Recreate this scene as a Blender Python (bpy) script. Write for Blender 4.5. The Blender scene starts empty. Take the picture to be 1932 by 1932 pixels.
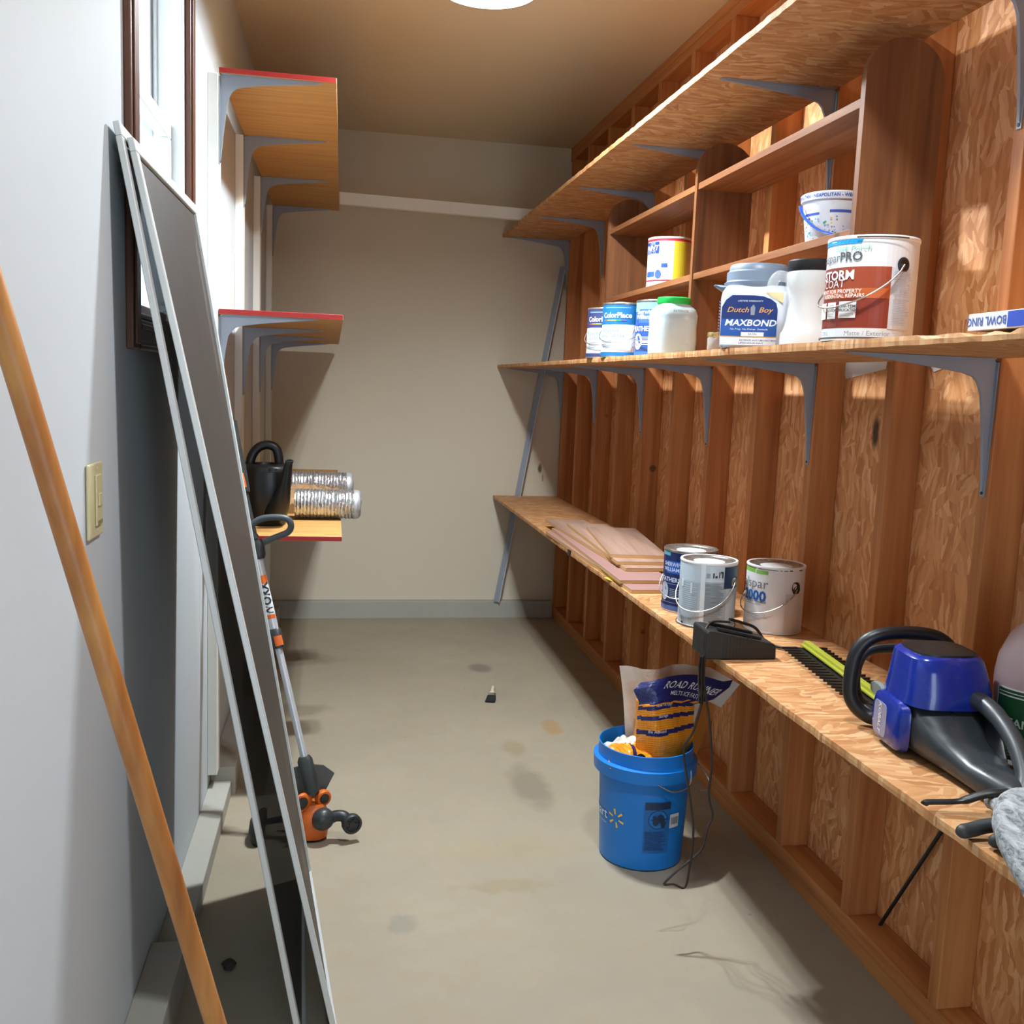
import bpy, bmesh, math, random
from math import sin, cos, pi, atan2, sqrt, radians
from mathutils import Vector, Matrix, noise as mnoise

# ------------------------------------------------------------------ camera
SC = bpy.context.scene
COL = SC.collection
CAMZ, FPX = 1.475, 1875.2
YAW, PITCH, ROLL = 0.1852, 0.1278, 0.0397
_fw = Vector((sin(YAW) * cos(PITCH), cos(YAW) * cos(PITCH), -sin(PITCH)))
_rt = Vector((cos(YAW), -sin(YAW), 0))
_up = _rt.cross(_fw)
_r2 = _rt * cos(ROLL) + _up * sin(ROLL)
_u2 = _up * cos(ROLL) - _rt * sin(ROLL)
cd = bpy.data.cameras.new('camera')
cam = bpy.data.objects.new('camera', cd)
COL.objects.link(cam)
cam.matrix_world = Matrix(((_r2.x, _u2.x, -_fw.x, 0), (_r2.y, _u2.y, -_fw.y, 0), (_r2.z, _u2.z, -_fw.z, CAMZ), (0, 0, 0, 1)))
cd.sensor_fit = 'HORIZONTAL'
cd.sensor_width = 36
cd.lens = FPX / 1932 * 36
cd.clip_start = 0.02
SC.camera = cam

# ------------------------------------------------------------------ world, exposure
W = bpy.data.worlds.new('daylight')
SC.world = W
W.use_nodes = True
_bg = W.node_tree.nodes['Background']
_bg.inputs[0].default_value = (0.72, 0.86, 1.0, 1)
_bg.inputs[1].default_value = 1.35
SC.view_settings.view_transform = 'Standard'
SC.view_settings.look = 'None'
SC.view_settings.gamma = 1.0
SC.view_settings.use_curve_mapping = False
SC.view_settings.exposure = 2.1
LAMP_FAR, LAMP_NEAR = 700.0, 240.0
cy = SC.cycles
cy.max_bounces, cy.diffuse_bounces, cy.glossy_bounces, cy.transmission_bounces, cy.transparent_max_bounces = 6, 4, 2, 2, 6
cy.use_adaptive_sampling = True
cy.adaptive_threshold = 0.04
cy.caustics_reflective = cy.caustics_refractive = False

random.seed(7)

# ------------------------------------------------------------------ colour and node helpers
def S(h, a=1.0):
    h = h.lstrip('#')
    o = []
    for i in (0, 2, 4):
        c = int(h[i:i + 2], 16) / 255
        o.append(c / 12.92 if c <= .04045 else ((c + .055) / 1.055) ** 2.4)
    return (*o, a)

class NT:
    def __init__(s, name):
        s.m = bpy.data.materials.new(name)
        s.m.use_nodes = True
        s.t = s.m.node_tree
        s.b = s.t.nodes['Principled BSDF']
        s.tc = s.t.nodes.new('ShaderNodeTexCoord')
    def n(s, typ, props=None, **ins):
        nd = s.t.nodes.new('ShaderNode' + typ)
        for k, v in (props or {}).items():
            setattr(nd, k, v)
        for k, v in ins.items():
            key = int(k[1:]) if k[0] == '_' and k[1:].isdigit() else k
            s.set(nd.inputs[key], v)
        return nd
    def set(s, sock, v):
        if isinstance(v, bpy.types.NodeSocket):
            s.t.links.new(v, sock)
        else:
            sock.default_value = v
    def math(s, op, a, b=0.0, c=0.0, clamp=False):
        return s.n('Math', dict(operation=op, use_clamp=clamp), _0=a, _1=b, _2=c).outputs[0]
    def mix(s, f, a, b, mode='MIX'):
        nd = s.n('Mix', dict(data_type='RGBA', blend_type=mode))
        s.set(nd.inputs[0], f); s.set(nd.inputs[6], a); s.set(nd.inputs[7], b)
        return nd.outputs[2]
    def mapping(s, vec, loc=(0, 0, 0), rot=(0, 0, 0), sc=(1, 1, 1)):
        return s.n('Mapping', None, Vector=vec, Location=loc, Rotation=rot, Scale=sc).outputs[0]
    def noise(s, vec, scale, detail=3, rough=.55, dist=0):
        return s.n('TexNoise', None, Vector=vec, Scale=scale, Detail=detail, Roughness=rough, Distortion=dist).outputs
    def ramp(s, f, stops, interp='LINEAR'):
        nd = s.n('ValToRGB', None, Fac=f)
        r = nd.color_ramp
        r.interpolation = interp
        while len(r.elements) < len(stops):
            r.elements.new(.5)
        for e, (p, c) in zip(r.elements, stops):
            e.position = p
            e.color = c if len(c) == 4 else (*c, 1)
        return nd.outputs[0]
    def rng(s, v, a, b, c=0.0, d=1.0):
        return s.n('MapRange', dict(clamp=True), _0=v, _1=a, _2=b, _3=c, _4=d).outputs[0]
    def bump(s, h, strength=.2, dist=.002):
        s.set(s.b.inputs['Normal'], s.n('Bump', None, Strength=strength, Distance=dist, Height=h).outputs[0])
    def out(s, col=None, rough=None, metal=None):
        if col is not None: s.set(s.b.inputs['Base Color'], col)
        if rough is not None: s.set(s.b.inputs['Roughness'], rough)
        if metal is not None: s.set(s.b.inputs['Metallic'], metal)
        return s.m

_pm = {}
def pm(name, col, rough=.5, metal=0.0, var=.12, scale=25, bump=0.0, spec=None, coat=0.0, trans=0.0, alpha=1.0, rvar=.08):
    """plain coloured surface with procedural mottling"""
    if name in _pm: return _pm[name]
    t = NT(name)
    c = S(col) if isinstance(col, str) else col
    nz = t.noise(t.tc.outputs['Object'], scale, 4)
    d = tuple(x * (1 - var) for x in c[:3]) + (1,)
    l = tuple(min(1, x * (1 + var)) for x in c[:3]) + (1,)
    t.out(t.mix(nz[0], d, l), t.rng(nz[0], .3, .7, max(.02, rough - rvar), min(1, rough + rvar)), metal)
    if bump: t.bump(nz[0], bump, .002)
    if spec is not None: t.b.inputs['Specular IOR Level'].default_value = spec
    if coat: t.b.inputs['Coat Weight'].default_value = coat
    if trans: t.b.inputs['Transmission Weight'].default_value = trans
    if alpha < 1: t.b.inputs['Alpha'].default_value = alpha
    _pm[name] = t.m
    return t.m

# ------------------------------------------------------------------ mesh builder
class MB:
    def __init__(s):
        s.v, s.f, s.mi = [], [], []
        s.M = Matrix()
        s.cur = 0
    def P(s, p):
        s.v.append(tuple(s.M @ Vector(p))); return len(s.v) - 1
    def F(s, *i):
        s.f.append(tuple(i)); s.mi.append(s.cur)
    def mat(s, i): s.cur = i; return s
    def box(s, x0, x1, y0, y1, z0, z1):
        a = [s.P((x, y, z)) for z in (z0, z1) for y in (y0, y1) for x in (x0, x1)]
        for q in ((0, 2, 3, 1), (4, 5, 7, 6), (0, 1, 5, 4), (1, 3, 7, 5), (3, 2, 6, 7), (2, 0, 4, 6)):
            s.F(*[a[k] for k in q])
        return s
    def hexa(s, pts):
        """8 points: bottom 4 (ccw), top 4"""
        a = [s.P(p) for p in pts]
        for q in ((3, 2, 1, 0), (4, 5, 6, 7), (0, 1, 5, 4), (1, 2, 6, 5), (2, 3, 7, 6), (3, 0, 4, 7)):
            s.F(*[a[k] for k in q])
        return s
    def prism(s, poly, fn, t0, t1):
        """poly: list of (a,b); fn(a,b,t) -> point"""
        n = len(poly)
        A = [s.P(fn(a, b, t0)) for a, b in poly]
        B = [s.P(fn(a, b, t1)) for a, b in poly]
        s.F(*A[::-1]); s.F(*B)
        for i in range(n):
            j = (i + 1) % n
            s.F(A[i], A[j], B[j], B[i])
        return s
    def lathe(s, prof, seg=32, c=(0, 0, 0), ax=None):
        """prof [(r,z)] bottom to top about z; ax: 3x3-ish Matrix to orient"""
        c = Vector(c); R = ax or Matrix.Identity(3)
        rows = []
        for r, z in prof:
            if r < 1e-6:
                rows.append([s.P(c + R @ Vector((0, 0, z)))])
            else:
                rows.append([s.P(c + R @ Vector((r * cos(2 * pi * k / seg), r * sin(2 * pi * k / seg), z))) for k in range(seg)])
        for a, b in zip(rows, rows[1:]):
            for k in range(seg):
                k2 = (k + 1) % seg
                if len(a) == 1 and len(b) == 1: continue
                if len(a) == 1: s.F(a[0], b[k2], b[k])
                elif len(b) == 1: s.F(a[k], a[k2], b[0])
                else: s.F(a[k], a[k2], b[k2], b[k])
        if len(rows[0]) > 1: s.F(*rows[0][::-1])
        if len(rows[-1]) > 1: s.F(*rows[-1])
        return s
    def rings(s, rings, close=False, cap=True):
        n = len(rings[0])
        I = [[s.P(p) for p in r] for r in rings]
        m = len(I)
        for i in range(m if close else m - 1):
            a, b = I[i], I[(i + 1) % m]
            for k in range(n):
                k2 = (k + 1) % n
                s.F(a[k], a[k2], b[k2], b[k])
        if cap and not close:
            s.F(*I[0][::-1]); s.F(*I[-1])
        return s
    def tube(s, pts, r, seg=10, close=False, flat=1.0, upv=None):
        """r: number or list; flat: second radius ratio"""
        pts = [Vector(p) for p in pts]
        n = len(pts)
        rr = r if isinstance(r, (list, tuple)) else [r] * n
        rings, nrm = [], None
        for i, p in enumerate(pts):
            if close: t = pts[(i + 1) % n] - pts[i - 1]
            else: t = pts[min(i + 1, n - 1)] - pts[max(i - 1, 0)]
            t.normalize()
            if nrm is None:
                ref = Vector(upv) if upv else (Vector((0, 0, 1)) if abs(t.z) < .9 else Vector((1, 0, 0)))
                nrm = (ref - t * ref.dot(t)).normalized()
            else:
                nrm = (nrm - t * nrm.dot(t))
                nrm = nrm.normalized() if nrm.length > 1e-6 else t.orthogonal().normalized()
            bi = t.cross(nrm)
            rings.append([p + nrm * (cos(2 * pi * k / seg) * rr[i] * flat) + bi * (sin(2 * pi * k / seg) * rr[i]) for k in range(seg)])
        return s.rings(rings, close)
    def loft(s, secs, seg=24):
        """secs: (center, halfw vec, halfh vec, exponent)"""
        rings = []
        for c, a, b, e in secs:
            c, a, b = Vector(c), Vector(a), Vector(b)
            ring = []
            for k in range(seg):
                t = 2 * pi * k / seg
                ct, st = cos(t), sin(t)
                ring.append(c + a * (abs(ct) ** (2 / e) * (1 if ct >= 0 else -1)) + b * (abs(st) ** (2 / e) * (1 if st >= 0 else -1)))
            rings.append(ring)
        return s.rings(rings)
    def grid(s, fn, nu, nv, matfn=None):
        I = [[s.P(fn(i / nu, j / nv)) for i in range(nu + 1)] for j in range(nv + 1)]
        for j in range(nv):
            for i in range(nu):
                if matfn: s.cur = matfn((i + .5) / nu, (j + .5) / nv)
                s.F(I[j][i], I[j][i + 1], I[j + 1][i + 1], I[j + 1][i])
        return s
    def text(s, txt, fn, size, align='CENTER', bold=0.0, shear=0.0, spacing=1.0):
        """fn(x,y) -> 3D point for flat text coordinates"""
        vs, fs = text_mesh(txt, align, bold, shear, spacing)
        a = [s.P(fn(x * size, y * size)) for x, y in vs]
        for f in fs: s.F(*[a[k] for k in f])
        return s
    def build(s, name, mats, parent=None, smooth=None, bevel=0.0, bseg=2, loc=None):
        me = bpy.data.meshes.new(name)
        me.from_pydata(s.v, [], s.f)
        if not isinstance(mats, (list, tuple)): mats = [mats]
        for m in mats: me.materials.append(m)
        me.polygons.foreach_set('material_index', s.mi)
        if smooth:
            me.polygons.foreach_set('use_smooth', [True] * len(me.polygons))
            me.update()
            me.set_sharp_from_angle(angle=radians(smooth))
        me.update()
        o = bpy.data.objects.new(name, me)
        COL.objects.link(o)
        if parent: o.parent = parent
        if loc: o.location = loc
        if bevel:
            md = o.modifiers.new('bevel', 'BEVEL')
            md.width = bevel; md.segments = bseg; md.limit_method = 'ANGLE'; md.angle_limit = radians(40)
        return o

_tm = {}
def text_mesh(txt, align, bold, shear, spacing):
    k = (txt, align, bold, shear, spacing)
    if k in _tm: return _tm[k]
    cu = bpy.data.curves.new('t', 'FONT')
    cu.body = txt; cu.align_x = align; cu.align_y = 'CENTER'
    cu.size = 1.0; cu.offset = bold; cu.shear = shear; cu.space_character = spacing; cu.resolution_u = 2
    ob = bpy.data.objects.new('t', cu)
    me = bpy.data.meshes.new_from_object(ob)
    r = ([(v.co.x, v.co.y) for v in me.vertices], [tuple(p.vertices) for p in me.polygons])
    bpy.data.objects.remove(ob); bpy.data.meshes.remove(me); bpy.data.curves.remove(cu)
    _tm[k] = r
    return r

def tag(o, label=None, cat=None, group=None, kind=None):
    if label: o['label'] = label
    if cat: o['category'] = cat
    if group: o['group'] = group
    if kind: o['kind'] = kind
    return o
def thing(name, loc, label, cat, group=None, rotz=0.0):
    o = bpy.data.objects.new(name, None)
    o.empty_display_size = .05
    COL.objects.link(o)
    o.location = loc; o.rotation_euler = (0, 0, rotz)
    return tag(o, label, cat, group)
def dup(o, parent=None):
    c = o.copy(); COL.objects.link(c)
    if parent: c.parent = parent
    return c
def arc(cx, cz, r, a0, a1, n):
    return [(cx + r * cos(a0 + (a1 - a0) * k / n), cz + r * sin(a0 + (a1 - a0) * k / n)) for k in range(n + 1)]
def spline(pts, n=6, close=False):
    """catmull-rom through points"""
    P = [Vector(p) for p in pts]
    m = len(P); out = []
    for i in range(m if close else m - 1):
        p0 = P[(i - 1) % m] if close or i > 0 else P[0] * 2 - P[1]
        p1, p2 = P[i], P[(i + 1) % m]
        p3 = P[(i + 2) % m] if close or i + 2 < m else P[-1] * 2 - P[-2]
        for k in range(n):
            t = k / n
            out.append(.5 * ((2 * p1) + (p2 - p0) * t + (2 * p0 - 5 * p1 + 4 * p2 - p3) * t * t + (3 * p1 - p0 - 3 * p2 + p3) * t ** 3))
    if not close: out.append(P[-1])
    return out

# ------------------------------------------------------------------ surface materials
def paint_mat(name, col, rough=.75, scuff=.05, peel=.10, marks=()):
    t = NT(name)
    o = t.tc.outputs['Object']
    n1 = t.noise(o, 1.3, 4)[0]
    n2 = t.noise(o, 180, 2)[0]
    c = S(col)
    col = t.mix(n1, tuple(x * (1 - scuff) for x in c[:3]) + (1,), tuple(min(1, x * (1 + scuff)) for x in c[:3]) + (1,))
    if marks:
        Pm = t.mapping(o, rot=(pi / 2, 0, 0))
        for a in marks: col = stain(t, Pm, col, *a)
    t.out(col, rough)
    t.bump(n2, peel, .0015)
    return t.m

def stain(t, P, col, c, size, colr, amt=.7, nscale=14, dist=.5, edge=(.55, 1.0)):
    v = t.n('VectorMath', dict(operation='SUBTRACT'), _0=P, _1=(*c, 0)).outputs[0]
    v = t.n('VectorMath', dict(operation='MULTIPLY'), _0=v, _1=(1 / size[0], 1 / size[1], 0)).outputs[0]
    ln = t.n('VectorMath', dict(operation='LENGTH'), _0=v).outputs['Value']
    nz = t.noise(P, nscale, 4)[0]
    ln = t.math('ADD', ln, t.math('MULTIPLY', t.math('SUBTRACT', nz, .5), dist * 2))
    f = t.math('MULTIPLY', t.rng(ln, edge[0], edge[1], 1, 0), amt)
    return t.mix(f, col, colr)

def concrete_mat(name, base, stains=(), speck=True):
    t = NT(name)
    P = t.tc.outputs['Object']
    n1 = t.noise(P, 1.1, 6, .6)[0]
    n2 = t.noise(P, 9, 5, .65)[0]
    n3 = t.noise(P, 140, 3)[0]
    c = S(base)
    k = lambda f: tuple(min(1, x * f) for x in c[:3]) + (1,)
    warm = (c[0] * 1.03, c[1] * .96, c[2] * .84, 1)
    col = t.mix(t.rng(n1, .35, .7), k(.90), k(1.08))
    col = t.mix(t.rng(n2, .45, .75, 0, .55), col, warm)
    col = t.mix(t.math('MULTIPLY', t.rng(n3, .3, .7), .12), col, k(.75))
    sp = t.n('TexVoronoi', None, Vector=P, Scale=9.0).outputs
    spk = t.math('MULTIPLY', t.rng(sp['Distance'], .03, .07, 1, 0), t.rng(t.n('SeparateColor', None, _0=sp['Color']).outputs[0], .78, .8))
    if speck: col = t.mix(t.math('MULTIPLY', spk, .55), col, k(.45))
    for a in stains: col = stain(t, P, col, *a)
    t.out(col, t.rng(n2, .3, .7, .55, .8))
    t.bump(t.math('ADD', n2, t.math('MULTIPLY', n3, .3)), .12, .004)
    return t.m

def osb_mat(name, plane='XY', tint=(1, 1, 1), spot=None):
    """oriented strand board: layered stretched cells at several angles"""
    t = NT(name)
    P = t.tc.outputs['Object']
    if plane == 'YZ': P = t.mapping(t.mapping(P, rot=(0, -pi / 2, 0)), sc=(1, 1, 0))     # z->x, y stays
    else: P = t.mapping(P, sc=(1, 1, 0))
    wob = t.n('VectorMath', dict(operation='SCALE'), _0=t.n('VectorMath', dict(operation='SUBTRACT'), _0=t.noise(P, 22, 3)[1], _1=(.5, .5, .5)).outputs[0], Scale=.022).outputs[0]
    Q = t.n('VectorMath', dict(operation='ADD'), _0=P, _1=wob).outputs[0]
    lay = []
    for k, (ang, sx, sy) in enumerate(((.06, 15, 84), (-.26, 16, 92), (.36, 17, 80), (-.85, 20, 84))):
        m = t.mapping(t.mapping(Q, loc=(k * 3.1, k * 1.7, 0), rot=(0, 0, ang)), sc=(sx, sy, 1))
        v = t.n('TexVoronoi', dict(voronoi_dimensions='2D'), Vector=m, Scale=1.0).outputs['Color']
        lay.append(t.n('SeparateColor', None, _0=v).outputs[k % 3])
    pk = t.n('TexVoronoi', dict(voronoi_dimensions='2D'), Vector=Q, Scale=16.0).outputs['Color']
    pk = t.n('SeparateColor', None, _0=pk).outputs[1]
    f = lambda a, b, th: t.n('Mix', dict(data_type='FLOAT'), _0=t.math('GREATER_THAN', pk, th), _2=a, _3=b).outputs[0]
    val = f(f(f(lay[0], lay[1], .38), lay[2], .68), lay[3], .93)
    fine = t.noise(t.mapping(Q, sc=(9, 90, 1)), 1.6, 5, .65)[0]
    val2 = t.math('ADD', t.math('MULTIPLY', val, .66), t.math('MULTIPLY', fine, .38))
    T = lambda r, g, b: (r * tint[0], g * tint[1], b * tint[2], 1)
    col = t.ramp(val2, [(0.0, T(.26, .095, .026)), (.20, T(.42, .175, .054)), (.45, T(.55, .265, .092)), (.66, T(.61, .325, .128)), (.84, T(.70, .43, .205)), (1.0, T(.80, .58, .33))])
    big = t.noise(P, 2.2, 3)[0]
    col = t.mix(t.rng(big, .35, .7, 0, .35), col, T(.44, .20, .07))
    if spot: col = stain(t, t.tc.outputs['Object'] if plane == 'XY' else t.mapping(t.tc.outputs['Object'], rot=(0, -pi / 2, 0)), col, *spot)
    t.out(col, .62)
    t.bump(val2, .22, .003)
    return t.m

def wood_mat(name, c1, c2, cd_, axis='Z', knots=.35, rough=.62, scale=1.0, var=.25):
    t = NT(name)
    P = t.tc.outputs['Object']
    oi = t.n('ObjectInfo').outputs['Random']
    off = t.n('CombineXYZ', None, _0=t.math('MULTIPLY', oi, 17.0), _1=t.math('MULTIPLY', oi, 9.3), _2=t.math('MULTIPLY', oi, 5.7)).outputs[0]
    P = t.n('VectorMath', dict(operation='ADD'), _0=P, _1=off).outputs[0]
    sc = {'X': (1.2, 26, 26), 'Y': (26, 1.2, 26), 'Z': (26, 26, 1.2)}[axis]
    g = t.noise(t.mapping(P, sc=tuple(x * scale for x in sc)), 1.0, 6, .6, .6)[0]
    ring = t.noise(t.mapping(P, sc=tuple(x * scale * 3.5 for x in sc)), 1.0, 3, .5)[0]
    col = t.ramp(g, [(.28, cd_), (.46, c1), (.66, c2)])
    col = t.mix(t.rng(ring, .35, .75, 0, .35), col, cd_)
    col = t.mix(t.math('MULTIPLY', t.math('SUBTRACT', oi, .5), var, clamp=True), col, cd_)
    if knots:
        ks = {'X': (2.6, 8, 8), 'Y': (8, 2.6, 8), 'Z': (8, 8, 2.6)}[axis]
        v = t.n('TexVoronoi', None, Vector=t.mapping(P, sc=(0, 6, 6) if axis == 'Y' else (6, 0, 6)), Scale=1.0).outputs
        sel = t.math('LESS_THAN', t.n('SeparateColor', None, _0=v['Color']).outputs[0], knots)
        kk = t.math('MULTIPLY', t.rng(v['Distance'], .07, .12, 1, 0), sel)
        col = t.mix(t.math('MULTIPLY', kk, .85), col, tuple(x * .32 for x in cd_[:3]) + (1,))
    t.out(col, rough)
    t.bump(g, .1, .002)
    return t.m

M_STUD = wood_mat('stud_fir', S('#b8743f'), S('#c8894f'), S('#9a5c2f'), 'Z')
M_PLATE = wood_mat('plate_fir', S('#b8743f'), S('#c8894f'), S('#9a5c2f'), 'Y')
M_CEDAR = wood_mat('cedar_board', S('#7c4c29'), S('#8f5e35'), S('#5c351b'), 'Z', knots=.45)
M_CEDARY = wood_mat('cedar_shelf', S('#88542f'), S('#9c693f'), S('#693d20'), 'Y', knots=.3)
M_OSBW = osb_mat('osb_wall', 'YZ', (1.24, 1.14, 1.22), spot=((-1.383, 2.534), (.055, .022), S('#2c241d'), .92, 30, .2, (.5, 1.05)))
M_OSBS = osb_mat('osb_shelf', 'XY', (.98, .98, 1.05))
M_LSHELF = wood_mat('sanded_board', S('#bd8c4c'), S('#c99a5a'), S('#a97a3e'), 'X', knots=0, rough=.6, scale=2.2)
M_WALL = paint_mat('wall_paint_daylight_tint', '#c0c7cc')  # white paint; bluish daylight tint put into the colour
M_BACK = paint_mat('wall_paint_back', '#d3c9b5', scuff=.03, marks=(((1.292, -.965), (.016, .035), S('#4a3a2c'), .85, 30, .35), ((1.312, -.905), (.006, .03), S('#6a5a48'), .6, 40, .3)))
M_CEIL = paint_mat('ceiling_paint', '#d8c6a8', scuff=.04, peel=.2)  # warm bounce off the wood put into the paint colour
M_TRIMW = pm('white_trim_paint', '#e2e2dc', .55, var=.05, scale=9)
M_FLOOR = concrete_mat('floor_concrete', '#9c927f', stains=(
    ((.75, 3.42), (.085, .23), S('#6d6656'), .5, 12, .45),
    ((.76, 3.80), (.06, .10), S('#8a7a58'), .5, 18, .5),
    ((.785, 4.90), (.075, .09), S('#57544c'), .55, 8, .15),
    ((.965, 4.02), (.05, .11), S('#a07b45'), .55, 14, .35),
    ((.62, 2.95), (.30, .10), S('#a08d6c'), .3, 16, .7),
    ((.45, 3.05), (.35, .12), S('#9f947e'), .25, 12, .8),
    ((.22, 2.55), (.05, .06), S('#7a786f'), .45, 22, .7),
    ((.55, 2.72), (.16, .05), S('#8d7c58'), .4, 20, .8),
    ((-.18, 4.3), (.22, .12), S('#6b5f4d'), .5, 7, .6),
    ((-.16, 5.1), (.25, .14), S('#6b5f4d'), .5, 7, .6),
    ((1.1, 2.1), (.28, .16), S('#8f887a'), .4, 6, .7)))
M_CURB = concrete_mat('curb_concrete', '#a9a89f', speck=False)
M_STEEL = pm('bracket_grey_steel', '#949ca8', .45, .15, var=.06, scale=14)
M_ALU = pm('aluminium_frame', '#cdd2d2', .42, .2, var=.05, scale=10)
M_BLACK = pm('black_plastic', '#17181a', .42, var=.15, scale=18)
M_DGREY = pm('dark_grey_plastic', '#34393d', .38, var=.1, scale=16)
M_CHROME = pm('galvanised_wire', '#c9cccd', .25, .9, var=.05)
M_TIN = pm('tin_plate', '#b5b3ae', .3, .85, var=.12, scale=30)
M_WHITE = pm('white_print', '#e6e8ea', .45, var=.03)
M_RED = pm('red_edge_paint', '#a3201f', .5, var=.12, scale=40)

# ------------------------------------------------------------------ room dimensions
R, XO, D, H = 1.4013, 1.490, 6.015, 2.884        # stud faces, OSB face, back wall, ceiling
YF = -0.75                                       # front end of the room (behind the camera)
ST = 0.4064
Z1, Z2, Z3 = 0.793, 1.588, 2.357                 # tops of the right-hand shelves
def XL(y): return -0.4323 + 0.013 * y            # face of the left wall
def fz(y): return 0.0085 * (y - 2.2)             # the slab falls slightly towards the door

# ------------------------------------------------------------------ shell
b = MB()
b.hexa([(-.62, YF, -.15), (1.62, YF, -.15), (1.62, D + .1, -.15), (-.62, D + .1, -.15),
        (-.62, YF, fz(YF)), (1.62, YF, fz(YF)), (1.62, D + .1, fz(D + .1)), (-.62, D + .1, fz(D + .1))])
tag(b.build('floor', M_FLOOR), 'worn stained concrete floor slab of the storage bay', kind='structure')
b = MB().box(-.62, 1.62, YF, D + .1, H, H + .05)
tag(b.build('ceiling', M_CEIL), 'plain painted drywall ceiling', kind='structure')
b = MB().box(-.45, 1.52, D, D + .08, -.05, H)
tag(b.build('wall_back', M_BACK), 'plain off-white painted drywall at the far end', kind='structure')
b = MB().box(-.40, R - .002, D - .055, D - .001, -.01, .136)
tag(b.build('baseboard_back', M_CURB, bevel=.004), 'low concrete curb under the far wall', kind='structure')

# left wall with the window opening
WY0, WY1, WZ0, WZ1 = 2.20, 2.91, 1.580, 2.62
b = MB()
def lwbox(m, y0, y1, z0, z1, o0, o1):
    return m.hexa([(XL(y0) + o0, y0, z0), (XL(y0) + o1, y0, z0), (XL(y1) + o1, y1, z0), (XL(y1) + o0, y1, z0),
                   (XL(y0) + o0, y0, z1), (XL(y0) + o1, y0, z1), (XL(y1) + o1, y1, z1), (XL(y1) + o0, y1, z1)])
for y0, y1, z0, z1 in ((YF, WY0, -.05, H), (WY1, D + .05, -.05, H), (WY0, WY1, -.05, WZ0), (WY0, WY1, WZ1, H)):
    lwbox(b, y0, y1, z0, z1, -.14, 0)
tag(b.build('wall_left', M_WALL), 'white painted drywall wall with the window', kind='structure')
# unseen wall added behind the camera, its doorway placed to steer daylight
b = MB()
for x0, x1, z0, z1 in ((-.62, .25, 0, H), (.95, 1.62, 0, H), (.25, .95, 2.05, H)):
    b.box(x0, x1, YF - .1, YF, z0 - .05, z1)
tag(b.build('wall_front', M_WALL), 'added unseen wall behind the viewer, doorway shaped to admit daylight', kind='structure')

# concrete curb along the left wall, in three lifts
rt = lwbox(MB(), YF, 2.36, -.02, .105, 0.0, .08).build('baseboard_left', M_CURB, bevel=.004)
tag(rt, 'stepped concrete curb along the foot of the left wall', kind='structure')
lwbox(MB(), 2.36, 3.44, -.02, .064, 0.0, .072).build('curb_block', M_CURB, rt, bevel=.004)
lwbox(MB(), 3.44, D - .05, -.02, .112, 0.0, .086).build('curb_block', M_CURB, rt, bevel=.004)

# right wall: OSB sheathing with open framing
wr = MB().box(XO, XO + .012, YF, D, -.02, H).build('wall_right', M_OSBW)
tag(wr, 'open stud wall backed with orange strand board', kind='structure')
def pz(y): return .068 + .032 * (y - YF) / (D - YF)
st0 = MB().box(0, XO - R, 0, .038, 0, 2.72).build('stud', M_STUD, wr, bevel=.0025)
st0.location = (R, 1.9106, pz(1.93))
for i in range(-6, 11):
    if i == 0: continue
    o = dup(st0, wr)
    o.location = (R, 1.9106 + ST * i - (.03 if i == 10 else 0), pz(1.93 + ST * i))
b = MB()
b.hexa([(R, YF, -.02), (XO, YF, -.02), (XO, D, -.02), (R, D, -.02), (R, YF, .068), (XO, YF, .068), (XO, D, .1), (R, D, .1)])
b.build('sole_plate', M_PLATE, wr, bevel=.003)
MB().box(R, XO, YF, D, 2.808, 2.845).build('top_plate', M_PLATE, wr, bevel=.002)
MB().box(R, XO, YF, D, 2.8465, 2.884).build('top_plate', M_PLATE, wr, bevel=.002)

# ------------------------------------------------------------------ window
M_BROWN = wood_mat('brown_casing', S('#5a3423'), S('#6e4530'), S('#41241a'), 'Z', knots=0, rough=.4)
M_BROWNY = wood_mat('brown_casing_flat', S('#5a3423'), S('#6e4530'), S('#41241a'), 'Y', knots=0, rough=.4)
M_VINYL = pm('window_vinyl', '#dfe4e6', .4, var=.03, scale=8)
def glass_mat():
    t = NT('window_glass')
    nz = t.noise(t.tc.outputs['Object'], 5, 2)[0]
    t.out(S('#dfeee6'), t.rng(nz, 0, 1, .03, .08))
    t.b.inputs['Alpha'].default_value = .14
    return t.m
M_GLASS = glass_mat()
w = bpy.data.objects.new('window_1', None); COL.objects.link(w)
tag(w, 'double-hung window in brown wood casing, daylight behind', kind='structure')
c = .065
def part(name, y0, y1, z0, z1, o0, o1, m, par=w, bev=.004):
    return lwbox(MB(), y0, y1, z0, z1, o0, o1).build(name, m, par, bevel=bev)
for y0, y1 in ((WY0 - c, WY0), (WY1, WY1 + c)):
    o = part('casing', y0, y1, WZ0 - c, WZ1 + c, .0, .016, M_BROWN)
    lwbox(MB(), y0 + .012, y1 - .012, WZ0 - c + .012, WZ1 + c - .012, .016, .021).build('moulding', M_BROWN, o, bevel=.002)
o = part('casing', WY0 + .001, WY1 - .001, WZ0 - c, WZ0, .0, .016, M_BROWNY)
lwbox(MB(), WY0, WY1, WZ0 - c + .010, WZ0 - c + .020, .016, .021).build('moulding', M_BROWNY, o, bevel=.002)
lwbox(MB(), WY0, WY1, WZ0 - .022, WZ0 - .010, .016, .021).build('moulding', M_BROWNY, o, bevel=.002)
part('casing', WY0 + .001, WY1 - .001, WZ1, WZ1 + c, .0, .016, M_BROWNY)
part('sill', WY0, WY1, WZ0, WZ0 + .012, -.14, .018, M_BROWNY)
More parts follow.
